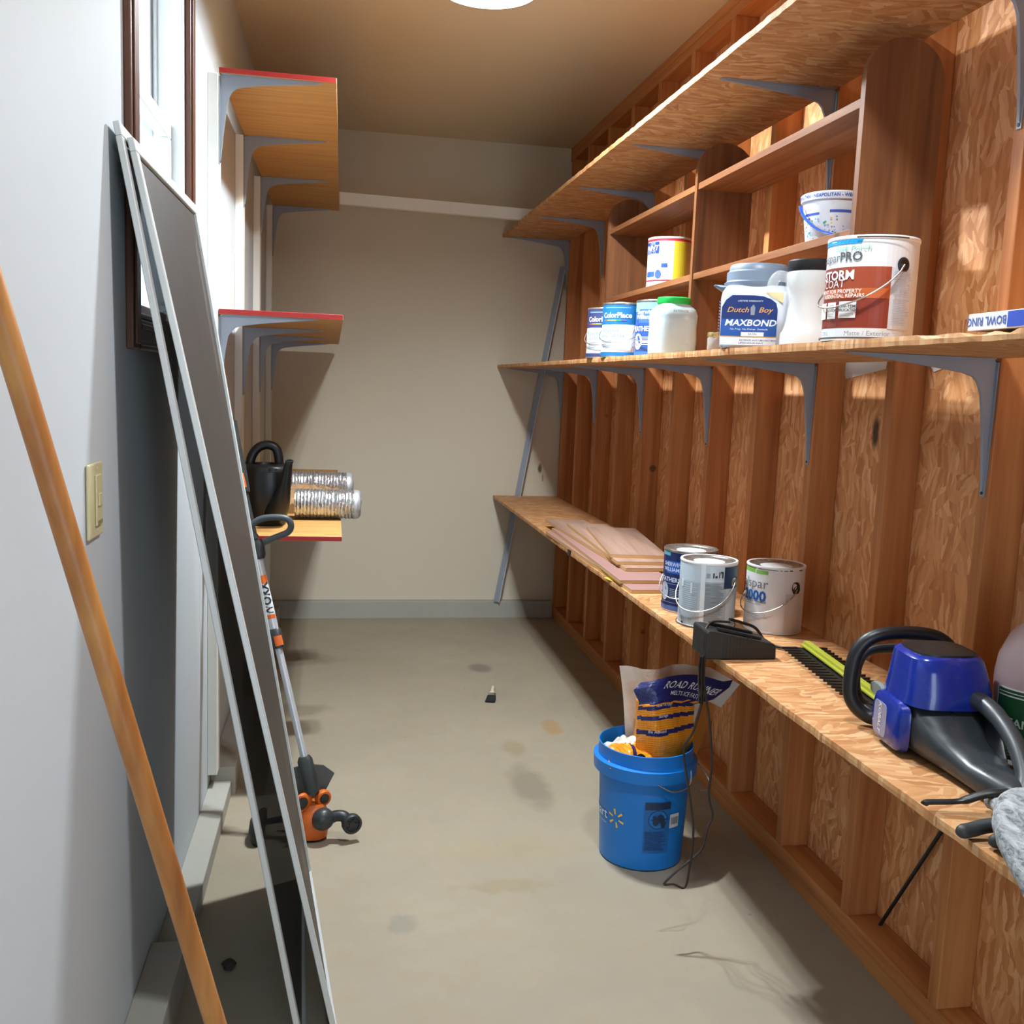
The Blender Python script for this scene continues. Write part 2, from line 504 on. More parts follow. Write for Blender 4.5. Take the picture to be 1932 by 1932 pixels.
for y0, y1 in ((WY0, WY0 + .022), (WY1 - .022, WY1)):
    part('jamb', y0, y1, WZ0 + .012, WZ1, -.14, 0, M_VINYL)
    part('track', y0 + (.022 if y0 == WY0 else -.012), y0 + (.034 if y0 == WY0 else 0), WZ0 + .012, WZ1, -.075, -.065, M_VINYL)
def sash(o0, o1, z0, z1, low):
    f = .040
    y0, y1 = WY0 + .024, WY1 - .024
    s_ = part('sash', y0, y1, z0, z0 + (.030 if low else f), o0, o1, M_VINYL)
    lwbox(MB(), y0, y1, z1 - f, z1, o0, o1).build('rail', M_VINYL, s_, bevel=.004)
    for a, b_ in ((y0, y0 + f), (y1 - f, y1)):
        lwbox(MB(), a, b_, z0 + .03, z1 - f, o0, o1).build('stile', M_VINYL, s_, bevel=.004)
    om = (o0 + o1) / 2
    lwbox(MB(), y0 + f, y1 - f, z0 + (.03 if low else f), z1 - f, om - .002, om + .002).build('glass_pane', M_GLASS, s_)
    return s_
sash(-.062, -.030, WZ0 + .014, 2.125, True)
sash(-.110, -.078, 2.085, WZ1 - .002, False)

# ------------------------------------------------------------------ ceiling lamps (the light of the place)
def emit_mat(LAMP_STRENGTH):
    t = NT('led_diffuser')
    nz = t.noise(t.tc.outputs['Object'], 20, 2)[0]
    t.out(S('#ffffff'), .5)
    t.b.inputs['Emission Color'].default_value = (.88, .955, 1.0, 1)
    t.set(t.b.inputs['Emission Strength'], t.rng(nz, 0, 1, LAMP_STRENGTH * .97, LAMP_STRENGTH * 1.03))
    return t.m
M_SHADE = pm('shade_dark_enamel', '#4a4640', .6, var=.05)
M_LAMPW = pm('lamp_white_plastic', '#d9d9d6', .5, var=.03)
def bulb_lamp(loc, label, strength, rz=0.0):
    M_LED = emit_mat(strength)
    t = thing('ceiling_light', (loc[0], loc[1], H), label, 'ceiling light', 'three-bulb ceiling lights', rz)
    MB().lathe([(.0, -.03), (.07, -.03), (.085, -.012), (.085, 0), (.0, 0)], 32).build('canopy', M_LAMPW, t, smooth=30)
    MB().lathe([(.03, -.032), (.10, -.045), (.140, -.095), (.158, -.188), (.154, -.188), (.136, -.097), (.098, -.049), (.03, -.036)], 40).build('dish_shade', M_SHADE, t, smooth=40)
    for k in range(3):
        a = [0.0, pi, pi / 2][k]
        rr = [.085, .085, .02][k]
        zb = [-.105, -.105, -.135][k]
        c_ = (rr * cos(a), rr * sin(a), 0)
        s_ = MB().lathe([(.0, -.02), (.016, -.02), (.02, zb + .045), (.022, zb + .03), (.0, zb + .03)][::-1], 18, c_).build('socket', M_LAMPW, t, smooth=30)
        prof = [(0, zb - .032)] + [(.032 * sin(q), zb - .032 * cos(q)) for q in (.35, .7, 1.05, 1.4, 1.7)]
        prof += [(.022, zb + .03), (0, zb + .03)]
        m = MB(); m.lathe(prof, 16, c_)
        # only the dome glows, the collar is white plastic
        m.mi = [0 if sum(m.v[i][2] for i in f) / len(f) < zb - .002 else 1 for f in m.f]
        m.build('bulb', [M_LED, M_LAMPW], t, smooth=60)
    return t
bulb_lamp((.472, 3.27), 'three-bulb ceiling light glowing white at the top of the view', LAMP_FAR, .2)
bulb_lamp((.64, 1.50), 'three-bulb ceiling light near the doorway end', LAMP_NEAR, .1)

# ------------------------------------------------------------------ brackets
def bracket_mesh(name, A, L, sgn):
    """pressed steel shelf bracket; arm along sgn*x, leg down; origin at the wall/shelf corner"""
    prof = [(0, -L), (.005, -L), (.012, -L * .72), (.022, -L * .42), (.030, -L * .26), (.040, -.052), (.052, -.040), (.075, -.033),
            (A * .42, -.024), (A * .72, -.013), (A, -.004), (A, 0), (.012, 0), (.004, -.004), (0, -.012)]
    m = MB()
    f = lambda a, b_, t: (sgn * a, t, b_)
    pr = prof if sgn > 0 else prof[::-1]
    m.prism(pr, f, -.0045, .0045)
    m.prism([(0, -L - .012), (.0025, -L - .012), (.0025, -.008), (0, -.008)], lambda a, b_, t: (sgn * a, t * (.6 if b_ < -.1 else 1), b_), -.013, .013)
    m.prism([(.008, -.0025), (A + .012, -.0025), (A + .012, 0), (.008, 0)], lambda a, b_, t: (sgn * a, t * (.6 if a > .1 else 1), b_), -.013, .013)
    for q in (-L - .004, -.03, -L * .6):
        m.mat(1).lathe([(0, 0), (.0035, 0), (.0035, .0018), (0, .0018)], 8, (sgn * .0025, 0.009 if q > -L else 0, q), Matrix(((0, 0, sgn), (0, 1, 0), (-sgn, 0, 0))))
        m.mat(0)
    return m

def ragged_shelf(y0, y1, x0, x1, z0, z1, seed, chip=None):
    """strand board with a slightly ragged front edge at x0"""
    rnd = random.Random(seed)
    m = MB()
    n = int((y1 - y0) / .03)
    rows = []
    for i in range(n + 1):
        y = y0 + (y1 - y0) * i / n
        dx = rnd.uniform(-.0012, .0012); dz = rnd.uniform(0, .0012); dz2 = rnd.uniform(0, .0012)
        if chip and chip[0] < y < chip[1]:
            dz2 += .007 * rnd.random(); dx += .004 * rnd.random()
        rows.append([m.P(p) for p in ((x0 + dx + dz, y, z0 + dz), (x0 + dx, y, (z0 + z1) / 2), (x0 + dx + dz2, y, z1 - dz2), (x1, y, z1), (x1, y, z0))])
    for a, b_ in zip(rows, rows[1:]):
        for k in range(5):
            k2 = (k + 1) % 5
            m.F(a[k], a[k2], b_[k2], b_[k])
    m.F(*rows[0]); m.F(*rows[-1][::-1])
    return m

br_r = None
def right_shelf(name, label, zt, y0, seed, studs, chip=None):
    global br_r
    t = thing(name, (R, 4.0, zt), label, 'shelf', 'long shelves on the stud wall')
    o = ragged_shelf(y0 - 4.0, D - .012 - 4.0, -.401, -.003, -.018, 0, seed, (chip[0] - 4, chip[1] - 4) if chip else None).build('board', M_OSBS, t)
    for i in studs:
        y = 1.9106 + ST * i + .019 - (.03 if i == 10 else 0) - 4.0
        if br_r is None:
            br_r = bracket_mesh('bracket', .335, .285, -1).build('bracket', [M_STEEL, M_BLACK], t, smooth=35)
            q = br_r
        else:
            q = dup(br_r, t)
        q.location = (-.0005, y, -.0185)
    return t
right_shelf('wall_shelf', 'topmost strand board shelf on the stud wall, above the cubby unit', Z3, .55, 1, (-2, 0, 2, 4, 6, 8, 10))
right_shelf('wall_shelf', 'middle strand board shelf on the stud wall, carrying paint cans', Z2, .55, 2, (-2, 0, 2, 4, 6, 8, 10), chip=(1.36, 1.62))
right_shelf('wall_shelf', 'lowest strand board shelf on the stud wall, under the hedge trimmer', Z1, .55, 3, ())

# left boards and shelves
LB = (3.37, 4.18, 5.0, 5.81)
for i, y in enumerate(LB):
    o = lwbox(MB(), y, y + .075, .112, 2.402 if i < 4 else 2.4, .0005, .032).build('trim_%d' % (i + 1), M_TRIMW, bevel=.002)
    tag(o, ['white upright board nearest the window, carrying shelf brackets', 'second white upright board from the window',
            'third white upright board from the window', 'white upright board in the far corner'][i], kind='structure')
br_l = None
def left_shelf(name, label, z0, z1, xo0, xo1, ys):
    global br_l
    ya, yb = 3.375, 5.86
    t = thing(name, (0, ya, z1), label, 'shelf', 'red-edged shelves on the left wall')
    m = MB()
    xa, xb = XL(ya) + .034, XL(yb) + .034
    h = z0 - z1
    P = [(xa, 0, h), (xo0, 0, h), (xo1, yb - ya, h), (xb, yb - ya, h), (xa, 0, 0), (xo0, 0, 0), (xo1, yb - ya, 0), (xb, yb - ya, 0)]
    m.hexa(P)
    m.mi = [0, 0, 1, 2, 1, 1]
    m.build('board', [M_LSHELF, M_RED, M_OSBS], t, bevel=.0008, bseg=1)
    for y in ys:
        if br_l is None:
            br_l = bracket_mesh('bracket', .305, .262, 1).build('bracket', [M_STEEL, M_BLACK], t, smooth=35); q = br_l
        else: q = dup(br_l, t)
        q.location = (XL(y) + .0335, y + .022 - ya, h - .0005)
left_shelf('corner_shelf', 'highest red-edged shelf on the left wall, tan underside showing', 2.405, 2.421, .008, .039, LB)
left_shelf('corner_shelf', 'middle red-edged shelf on the left wall, above the watering can', 1.662, 1.679, .041, .050, LB)
left_shelf('corner_shelf', 'lowest red-edged shelf on the left wall, holding the watering can and ducts', .924, .940, .050, .056, LB[1:])

# board bridging the two top shelves near the far wall
b = MB().hexa([(.036, 5.46, 2.3785), (1.15, 5.46, 2.3585), (1.15, 5.50, 2.3585), (.036, 5.50, 2.3785), (.036, 5.46, 2.440), (1.15, 5.46, 2.420), (1.15, 5.50, 2.420), (.036, 5.50, 2.440)])
tag(b.build('spanning_board', M_TRIMW, bevel=.002), 'pale narrow board bridging the two top shelves near the far wall', 'board')
# leaning steel strip in the far corner
p0, p1 = Vector((1.035, 5.945, .1365)), Vector((1.372, 5.985, 2.19))
d = (p1 - p0).normalized(); s_ = Vector((1, 0, 0)); s_ = (s_ - d * s_.dot(d)).normalized(); q = d.cross(s_)
t = thing('metal_strip', p0, 'thin grey metal angle strip leaning in the far right corner', 'metal strip')
m = MB(); L_ = (p1 - p0).length
m.prism([(-.014, -.0015), (.016, -.0015), (.016, .0015), (-.014, .0015)], lambda a, b_, u: tuple(s_ * a + q * b_ + d * u), 0, L_).build('strip_face', M_STEEL, t)
m = MB()
m.prism([(.016, -.016), (.019, -.016), (.019, .0015), (.016, .0015)], lambda a, b_, u: tuple(s_ * a + q * b_ + d * u), 0, L_).build('strip_lip', M_ALU, t)

# ------------------------------------------------------------------ cubby unit with arched ends on the middle shelf
t = thing('cubby_unit', (R - .10, 2.21, Z2), 'long brown wooden cubby unit with arched upright ends on the middle shelf', 'shelf unit')
prof = [(-.10, 0), (.097, 0)] + [(.097 - .0985 + .0985 * cos(a), .625 + .09 * sin(a)) for a in [pi * k / 18 for k in range(19)]]
UY = (0, 1.07, 2.15)
pn = MB().prism(prof, lambda a, b_, u: (a, u, b_), 0, .021).build('upright_panel', M_CEDAR, t, smooth=30)
for y in UY[1:]:
    dup(pn, t).location = (0, y, 0)
for y0, y1 in ((.021, UY[1]), (UY[1] + .021, UY[2])):
    for z in (.262, .558):
        MB().box(-.095, .094, y0, y1, z, z + .021).build('cubby_shelf', M_CEDARY, t, bevel=.001)

# ------------------------------------------------------------------ printed cylinders (cans, jars)
def pc(hexcol, rough=.4): return pm('print_' + hexcol.lstrip('#'), hexcol, rough, var=.04, scale=20)
def face_cam(x, y):
    return atan2(-x, y)
class Wrap:
    """flat print wrapped round a cylinder; u in degrees, 0 towards the viewer, z as a fraction of the height"""
    def __init__(s, rfn, h, z0=0.0):
        s.rfn, s.h, s.z0, s.m, s.mats, s.layer = rfn, h, z0, MB(), [], 0
    def use(s, hexcol):
        mt = pc(hexcol)
        if mt not in s.mats: s.mats.append(mt)
        s.m.mat(s.mats.index(mt)); s.layer += 1
        return .0004 + .00018 * s.layer
    def pt(s, u, z, off):
        r = s.rfn(z / s.h) + off
        return (r * sin(u), -r * cos(u), s.z0 + z)
    def band(s, u0, u1, z0, z1, hexcol, sk=0.0):
        off = s.use(hexcol)
        n = max(2, int(abs(u1 - u0) / 6)); u0, u1 = radians(u0), radians(u1)
        s.m.grid(lambda a, b_: s.pt(u0 + (u1 - u0) * (a + sk * b_), s.h * (z0 + (z1 - z0) * b_), off), n, max(1, int((z1 - z0) * 8)))
    def dot(s, u, z, rad, hexcol, asp=1.0):
        off = s.use(hexcol); r = s.rfn(z); u = radians(u)
        pts = [s.m.P(s.pt(u + rad * cos(2 * pi * k / 20) / r, s.h * z + asp * rad * sin(2 * pi * k / 20), off)) for k in range(20)]
        s.m.F(*pts)
    def text(s, txt, u, z, size, hexcol, align='CENTER', bold=0.0, shear=0.0, spacing=1.0):
        off = s.use(hexcol) + .0003; r = s.rfn(z); u = radians(u)
        s.m.text(txt, lambda x, y: s.pt(u + x / r, s.h * z + y, off), size, align, bold, shear, spacing)
    def lines(s, u0, u1, z0, z1, n, hexcol, seed=1):
        rnd = random.Random(seed)
        for k in range(n):
            zz = z0 + (z1 - z0) * (k + .5) / n
            s.layer -= 1 if k else 0
            s.band(u0, u0 + (u1 - u0) * rnd.uniform(.7, 1), zz - .22 * (z1 - z0) / n, zz + .22 * (z1 - z0) / n, hexcol)
    def build(s, parent, name='label_print'):
        return s.m.build(name, s.mats, parent)

def paint_can(label, loc, r, h, base, prints, bail=None, lid=M_TIN, group=None, rz=None, name='paint_can', rim=M_TIN):
    x, y, z = loc
    t = thing(name, loc, label, 'paint can', group, face_cam(x, y) if rz is None else rz)
    m = MB()
    m.lathe([(0, .004), (r - .004, .004), (r - .004, 0), (r + .0012, 0), (r + .0015, .005), (r - .0005, .007), (r - .0005, h - .006), (0, h - .006)], 48)
    m.build('body', base, t, smooth=40)
    m = MB()
    m.lathe([(r - .001, h - .009), (r + .0018, h - .006), (r + .0020, h - .001), (r + .0008, h + .0012), (r - .005, h + .0005), (r - .008, h - .004), (r - .009, h - .010), (r - .001, h - .009)], 48)
    m.build('rim', rim, t, smooth=50)
    m = MB()
    m.lathe([(0, h - .0065), (r * .72, h - .0065), (r * .78, h - .0035), (r * .83, h - .0035), (r * .86, h - .001), (r - .006, h + .0003), (r - .006, h - .004), (0, h - .009)][::-1], 48)
    m.build('lid', lid, t, smooth=40)
    w_ = Wrap(lambda q: r, h)
    prints(w_)
    w_.build(t)
    if bail:
        ue, ze, drop = bail[:3]
        ue = radians(ue)
        o = None
        for k in (0, 1):
            a = ue - pi * k
            ax = Vector((sin(a), -cos(a), 0)); bx = Vector((cos(a), sin(a), 0))
            Rm = Matrix((bx, Vector((0, 0, 1)), ax)).transposed()
            e = MB().lathe([(0, 0), (.013, 0), (.015, .0015), (.011, .004), (.006, .0025), (0, .0025)], 20, ax * (r - .0004) + Vector((0, 0, h * ze)), Rm)
            e.build('bail_ear', bail[3] if len(bail) > 3 else M_BLACK, t, smooth=40)
        pts = []
        for k in range(33):
            s_ = k / 32
            a = ue - pi * s_
            rr = r + .004 + .010 * sin(pi * s_)
            pts.append((rr * sin(a), -rr * cos(a), h * ze - drop * sin(pi * s_) ** .8))
        MB().tube(pts, .0019, 8).build('bail_handle', M_CHROME, t, smooth=60)
    return t

def pr_storm(w_):
    w_.band(-180, 180, .02, .985, '#e4e8ec')
    w_.band(-180, 25, .12, .705, '#8b3523')
    w_.band(-40, 25, .50, .705, '#a2472c')
    w_.band(-70, 25, .405, .50, '#c8622c')
    w_.band(25, 58, .115, .70, '#d9dce2')
    w_.band(-88, -15, .925, .985, '#1b9ad6', .05)
    w_.lines(-62, -48, .945, .965, 1, '#d7eef8')
    w_.text('valspar', -43, .80, .027, '#6d6f73', 'RIGHT', 0.0, 0, .95)
    w_.text('PRO', -43, .80, .025, '#5a5c61', 'LEFT', .02)
    w_.text('Back Porch', -27, .885, .017, '#9bd6bd', 'CENTER', 0.0, .2)
    w_.text('STORM', -20, .625, .0255, '#f0f0ee', 'RIGHT', .03)
    w_.text('COAT', -32, .545, .0225, '#e6ddd8', 'RIGHT')
    w_.text('TREATMENT FOR PROPERTY', -10, .472, .0105, '#f1e6de', 'RIGHT', .02)
    w_.text('RESIDENTIAL REPAIRS', -6, .428, .0105, '#f1e6de', 'RIGHT', .02)
    w_.band(-88, -63, .21, .37, '#e9e6e4'); w_.band(-59, -43, .21, .37, '#e9e6e4'); w_.band(-38, -15, .215, .375, '#e9e6e4')
    w_.text('LOW-TEMP', -26.5, .325, .0085, '#55504f', bold=.02); w_.text('APPLICATION', -26.5, .29, .0075, '#55504f', bold=.02)
    w_.text('USE', -51, .325, .0085, '#55504f', bold=.02); w_.text('INDOOR', -51, .29, .0075, '#55504f', bold=.02)
    w_.lines(-36, -17, .23, .26, 2, '#b3aaa6'); w_.lines(-57, -45, .23, .26, 2, '#b3aaa6')
    w_.lines(28, 55, .42, .67, 16, '#b3b7bf', 3); w_.lines(28, 55, .15, .40, 16, '#b3b7bf', 4)
    w_.text('Matte / Exterior', 0, .065, .013, '#8d9196')
    w_.text('3.78 L', -60, .065, .010, '#8d9196')
    w_.band(-180, 180, .015, .032, '#55504c'); w_.band(-20, 44, .975, .987, '#3d2f2c')
paint_can('large white and rust-red paint can reading STORM COAT on the middle shelf', (1.092, 1.925, Z2 + .001), .0885, .205, M_WHITE, pr_storm, (41, .73, .085), rim=M_WHITE, lid=M_WHITE)

def pr_grey(w_):
    w_.band(-180, 180, .02, .985, '#aebcc8')
    w_.band(-180, 70, .70, .985, '#bccbd6')
    w_.band(-60, -18, .08, .68, '#a3b1bd'); w_.band(-8, 40, .10, .72, '#9eabb4')
    w_.band(40, 75, .12, .62, '#b6bec6')
    w_.band(33, 80, .62, .95, '#1c3350')
    w_.lines(-58, -20, .30, .66, 12, '#bccbd6', 5); w_.lines(-6, 36, .12, .70, 30, '#74818b', 6)
    w_.band(-13, -4, .05, .985, '#d5dee4', -.15); w_.band(-62, -55, .6, .72, '#d5dee4'); w_.band(-35, -31, .52, .68, '#d5dee4')
    w_.band(-3, 4, .79, .85, '#8b949b'); w_.band(9, 12, .79, .86, '#2c3138'); w_.band(13.5, 18, .79, .82, '#2c3138'); w_.band(21, 23, .79, .88, '#2c3138'); w_.band(24, 29, .86, .885, '#2c3138'); w_.band(27, 30, .79, .88, '#2c3138')
    w_.text('valspar', -45, .13, .018, '#6f7d88'); w_.dot(-52, .05, .005, '#2c3138', .7)
    for k in range(7): w_.band(52 + k * 1.6, 52.8 + k * 1.6, .08, .17, '#3b434a')
    w_.band(-180, 180, .0, .022, '#4a4340')
paint_can('paint can in a dripped pale grey data label, foremost on the lowest right shelf', (1.110, 2.735, Z1 + .001), .0825, .193, M_WHITE, pr_grey, (62, .70, .085, M_TIN), rim=M_WHITE)

def pr_2000(w_):
    w_.band(-180, 180, .015, .985, '#e1e2e6')
    w_.band(-90, -42, .89, .965, '#7db54c'); w_.band(-40, -14, .885, .94, '#86bb55')
    for a, b_ in ((-88, -40), (-36, 5), (9, 12), (16, 24), (27, 34), (50, 60)): w_.band(a, b_, .958, .975, '#2c2a2a')
    w_.text('valspar', -12, .735, .040, '#77797f', 'RIGHT')
    w_.text('2000', -15, .545, .041, '#1f5ba9', 'RIGHT', .035)
    w_.text('PAINT + PRIMER', -14, .465, .0095, '#55585e', 'RIGHT', .015)
    w_.lines(-62, -12, .41, .44, 1, '#a9adb3'); w_.lines(-60, -10, .20, .29, 4, '#b9bdc4', 8)
    w_.band(22, 60, .03, .62, '#cfc6c2')
    w_.dot(44, .71, .015, '#231d1b', 1.1); w_.dot(40, .73, .007, '#d9d4d0', 1.3)
paint_can('white paint can reading 2000 in blue on the lowest right shelf', (1.290, 2.668, Z1 + .001), .0825, .193, M_WHITE, pr_2000, (46, .68, .075, M_BLACK), rim=M_WHITE)

def pr_navy(w_):
    w_.band(-180, 180, .02, .985, '#1b2a5c')
    w_.band(-95, -48, .90, .955, '#5aa0b4'); w_.band(-58, 10, .62, .82, '#2c62bd')
    w_.text('SHERWIN', -42, .765, .0165, '#c6d3ea', bold=.02); w_.text('WILLIAMS', -42, .68, .0165, '#c6d3ea', bold=.02)
    w_.text('WEATHERSHIELD', -34, .515, .019, '#c3cde2', bold=.03)
    w_.lines(-60, 20, .44, .46, 1, '#7f93bf'); w_.dot(-62, .32, .020, '#a9b4c8', 1.5)
    w_.lines(-44, -8, .24, .38, 5, '#8d99a6', 2); w_.lines(-70, 20, .14, .155, 1, '#8ea0cb')
    w_.band(-180, 180, .02, .10, '#4a67a8')
paint_can('navy blue paint can half hidden behind the dripped grey can', (1.125, 2.925, Z1 + .001), .0825, .193, M_WHITE, pr_navy, (62, .60, .07, M_TIN))

def pr_navy2(w_):
    w_.band(-180, 180, .02, .985, '#2a4f9c')
    w_.band(-180, 180, .80, .985, '#7fb0bd'); w_.band(-60, 20, .60, .84, '#3b69b3')
    w_.text('Sherwin', -42, .79, .022, '#dfe8f2', bold=.02); w_.text('Williams', -42, .70, .022, '#dfe8f2', bold=.02)
    w_.text('WEATHERSHIELD', -28, .49, .024, '#e2e8f2', bold=.03)
    w_.dot(-58, .27, .022, '#dfe6ee', 1.3); w_.lines(-45, 0, .2, .36, 5, '#c3d2e6', 2); w_.band(-180, 180, .02, .09, '#3d6cc0')
paint_can('blue paint can with pale teal top, behind the green-lidded jar', (1.150, 3.44, Z2 + .001), .083, .196, M_WHITE, pr_navy2, (62, .62, .07, M_TIN))

def pr_cp(top, w_, kind):
    w_.band(-180, 180, .02, .985, '#e5e9ee')
    w_.band(-180, 180, .60, .985, top); w_.lines(-60, 40, .89, .93, 1, '#6f9fc6')
    w_.text('ColorPlace', -24, .765, .0265, '#f4f6f8', bold=.025)
    for k, c_ in enumerate(('#e0523f', '#efa23a', '#f2e04a', '#56b35a', '#7a5db0')): w_.band(-62 + k * 13, -48 + k * 13, .665, .682, c_)
    w_.text('Interior', -40, .50, .026, '#7c97b5', 'CENTER'); w_.text(kind, -40, .405, .026, '#7c97b5', 'CENTER')
    w_.lines(-66, -30, .18, .33, 5, '#9aa2ac', 5); w_.dot(38, .17, .030, '#b8b2ae'); w_.dot(38, .17, .0285, '#e5e9ee')
    w_.text('Enamel Base', 38, .19, .010, '#8d7f78'); w_.text('Base 2', 38, .14, .010, '#8d7f78')
    w_.band(-180, 180, .02, .09, top)
paint_can('white paint can with bright blue top band reading ColorPlace', (1.078, 3.625, Z2 + .001), .083, .196, M_WHITE, lambda w_: pr_cp('#176aa9', w_, 'Semi-Gloss'), (62, .60, .065, M_TIN))
paint_can('white paint can with dark violet top band reading ColorPlace, farthest of the row', (1.070, 3.815, Z2 + .001), .083, .190, M_WHITE, lambda w_: pr_cp('#363c68', w_, 'Satin'), (62, .60, .065, M_TIN))

def pr_pnt(w_):
    w_.band(-180, 180, .02, .985, '#ecebe4')
    w_.band(-180, 180, .915, .965, '#d6344a'); w_.band(-180, 180, .10, .13, '#d6344a')
    w_.band(-90, -28, .66, .90, '#2947a6'); w_.text('PAINT', -31, .775, .027, '#f3f3f0', 'RIGHT', .03, .25)
    w_.text('SAFE', -40, .865, .014, '#c9d2ea', 'RIGHT'); w_.text('PROJECTS', -38, .69, .016, '#c9d2ea', 'RIGHT')
    w_.band(12, 50, .13, .91, '#e6d73c'); w_.band(50, 90, .13, .91, '#cfc79b')
    w_.band(-75, -30, .42, .62, '#a9cfe0'); w_.band(-52, -22, .33, .46, '#e8eef2'); w_.band(-20, -4, .38, .46, '#2f55b4'); w_.band(-70, -40, .20, .30, '#3a63b8'); w_.dot(-28, .24, .013, '#3a63b8', 1.2)
paint_can('white and yellow paint can with red rings inside the cubby unit', (1.295, 3.80, Z2 + .2835), .083, .185, M_WHITE, pr_pnt, None, rim=M_WHITE)

# ------------------------------------------------------------------ jars and tubs on the middle shelf
def clear_mat(name, col, alpha):
    t = NT(name); nz = t.noise(t.tc.outputs['Object'], 9, 3)[0]
    t.out(S(col), t.rng(nz, .3, .7, .12, .3)); t.b.inputs['Alpha'].default_value = alpha
    return t.m
M_JAR = clear_mat('jar_plastic', '#cfdde0', .5)
M_GLASSJ = clear_mat('jar_glass', '#d9e2e0', .30)
def sq_jar(m, prof, e=4.0, seg=40):
    m.loft([((0, 0, z), (r, 0, 0), (0, r, 0), e if r > .052 else 2.2) for r, z in prof], seg)
    return m
x, y = 1.118, 3.205
t = thing('plastic_jar', (x, y, Z2 + .001), 'square clear plastic jar with bright green screw lid', 'jar', None, face_cam(x, y) + .35)
sq_jar(MB(), [(.060, 0), (.070, .006), (.072, .05), (.070, .09), (.072, .13), (.066, .150), (.053, .162), (.050, .170)]).build('jar_body', M_JAR, t, smooth=50)
sq_jar(MB(), [(.056, .004), (.066, .010), (.068, .05), (.066, .09), (.064, .118)]).build('contents', pm('pale_wash', '#a5bcc6', .6, var=.08, scale=8), t, smooth=50)
MB().lathe([(0, .168), (.053, .168), (.055, .171), (.055, .187), (.052, .190), (0, .190)], 40).build('lid', pm('green_lid', '#17b04a', .4, var=.05), t, smooth=40)
w_ = Wrap(lambda q: .0725, .19); w_.m.M = Matrix.Rotation(radians(-52), 4, 'Z')
for k, c_ in enumerate(('#2ba07e', '#4fb58c', '#3d9d8c', '#d0726a', '#2ba07e')): w_.band(-14, 12, .12 + k * .13, .22 + k * .13, c_)
w_.build(t)
m = MB(); m.text('INTERIOR', lambda x_, y_: (x_, -.0735, .142 + y_), .012, bold=.01); m.build('marker_note', pc('#6f8f86'), t)

# small jar with gold lid
x, y = 1.135, 2.86
t = thing('small_jar', (x, y, Z2 + .001), 'tiny clear glass jar with gold lid beside the grey-lidded tub', 'jar', None, face_cam(x, y))
MB().lathe([(0, 0), (.022, 0), (.025, .004), (.025, .045), (.021, .052), (0, .052)], 24).build('jar_body', M_GLASSJ, t, smooth=40)
MB().lathe([(0, .003), (.022, .004), (.022, .040), (0, .040)], 20).build('contents', pm('dark_bits', '#5c3529', .6, scale=60, var=.4), t, smooth=40)
MB().lathe([(0, .050), (.024, .050), (.025, .053), (.024, .063), (0, .064)], 24).build('lid', pm('gold_lid', '#b9ab74', .3, .7), t, smooth=40)

# square tub with grey screw lid
x, y = 1.095, 2.49
t = thing('paint_tub', (x, y, Z2 + .001), 'square white plastic paint tub with grey screw lid and blue MAXBOND label', 'paint tub', None, face_cam(x, y) - .05)
t.scale = (1.05, 1.03, 1.02)
M_TUB = pm('tub_white', '#d3dbe6', .45, var=.04, scale=8)
M_TUBG = pm('tub_grey', '#7d8c9f', .4, var=.05, scale=9)
sq_jar(MB(), [(.078, 0), (.083, .006), (.084, .07), (.085, .125), (.083, .140), (.078, .150), (.073, .156)], 5.0, 44).build('tub_body', M_TUB, t, smooth=50)
MB().lathe([(0, .150), (.074, .150), (.080, .156), (.083, .166), (.079, .168), (.077, .170), (.077, .192), (.072, .196), (.070, .208), (.066, .212), (0, .212)], 48).build('lid', M_TUBG, t, smooth=40)
m = MB()   # pouring lip on the left
m.loft([((-.060, -.02, .140), (.02, 0, 0), (0, .035, 0), 2.2), ((-.075, -.025, .152), (.024, 0, 0), (0, .034, 0), 2.2), ((-.092, -.028, .158), (.014, 0, 0), (0, .022, 0), 2.2), ((-.100, -.03, .160), (.003, 0, 0), (0, .008, 0), 2.2)], 16)
m.build('pouring_lip', M_TUBG, t, smooth=50)
MB().tube(spline([(.075, .02, .140), (.098, .022, .128), (.104, .022, .095), (.100, .02, .06), (.078, .02, .030)], 6), .011, 10).build('side_handle', M_TUB, t, smooth=60)
m = MB(); mats = [pc('#16306f'), pc('#2356a6'), pc('#e6eaf0'), pc('#d8a25a'), pc('#e9d048'), pc('#8b9099')]
L = lambda dx, dz, o: (dx * 1.12 - .004, -.0852 - o, dz)
def lq(x0, x1, z0, z1, k, o=.0006): m.mat(k); m.F(*[m.P(L(*p, o)) for p in ((x0, z0), (x1, z0), (x1, z1), (x0, z1))])
arch = [(-.066, .030), (.052, .030), (.052, .095)] + [(.052 - .050 * (1 - cos(a)), .100 + .030 * sin(a)) for a in (.4, .8, 1.2, 1.57)] + [(-.045, .130), (-.058, .118), (-.066, .100)]
m.mat(1); m.F(*[m.P(L(*p, .0004)) for p in arch])
arch2 = [(-.066, .072), (.052, .072), (.052, .095)] + arch[3:]
m.mat(0); m.F(*[m.P(L(*p, .0006)) for p in arch2])
lq(-.066, .052, .008, .027, 2); lq(-.022, .026, .030, .040, 2, .0010); lq(-.066, .052, .0275, .0295, 3)
m.mat(4); m.F(*[m.P(L(*p, .0006)) for p in ((.024, .138), (.062, .137), (.062, .112), (.046, .122))])
T = lambda s_, cx, cz, sz, k, **kw: (m.mat(k), m.text(s_, lambda a, b_: L(cx + a, cz + b_, .0013), sz, **kw))
T('MAXBOND', -.004, .062, .0215, 2, bold=.025, shear=.2)
T('Dutch', -.032, .094, .0185, 3, bold=.01, shear=.3); T('Boy', .026, .094, .0185, 3, bold=.01, shear=.3)
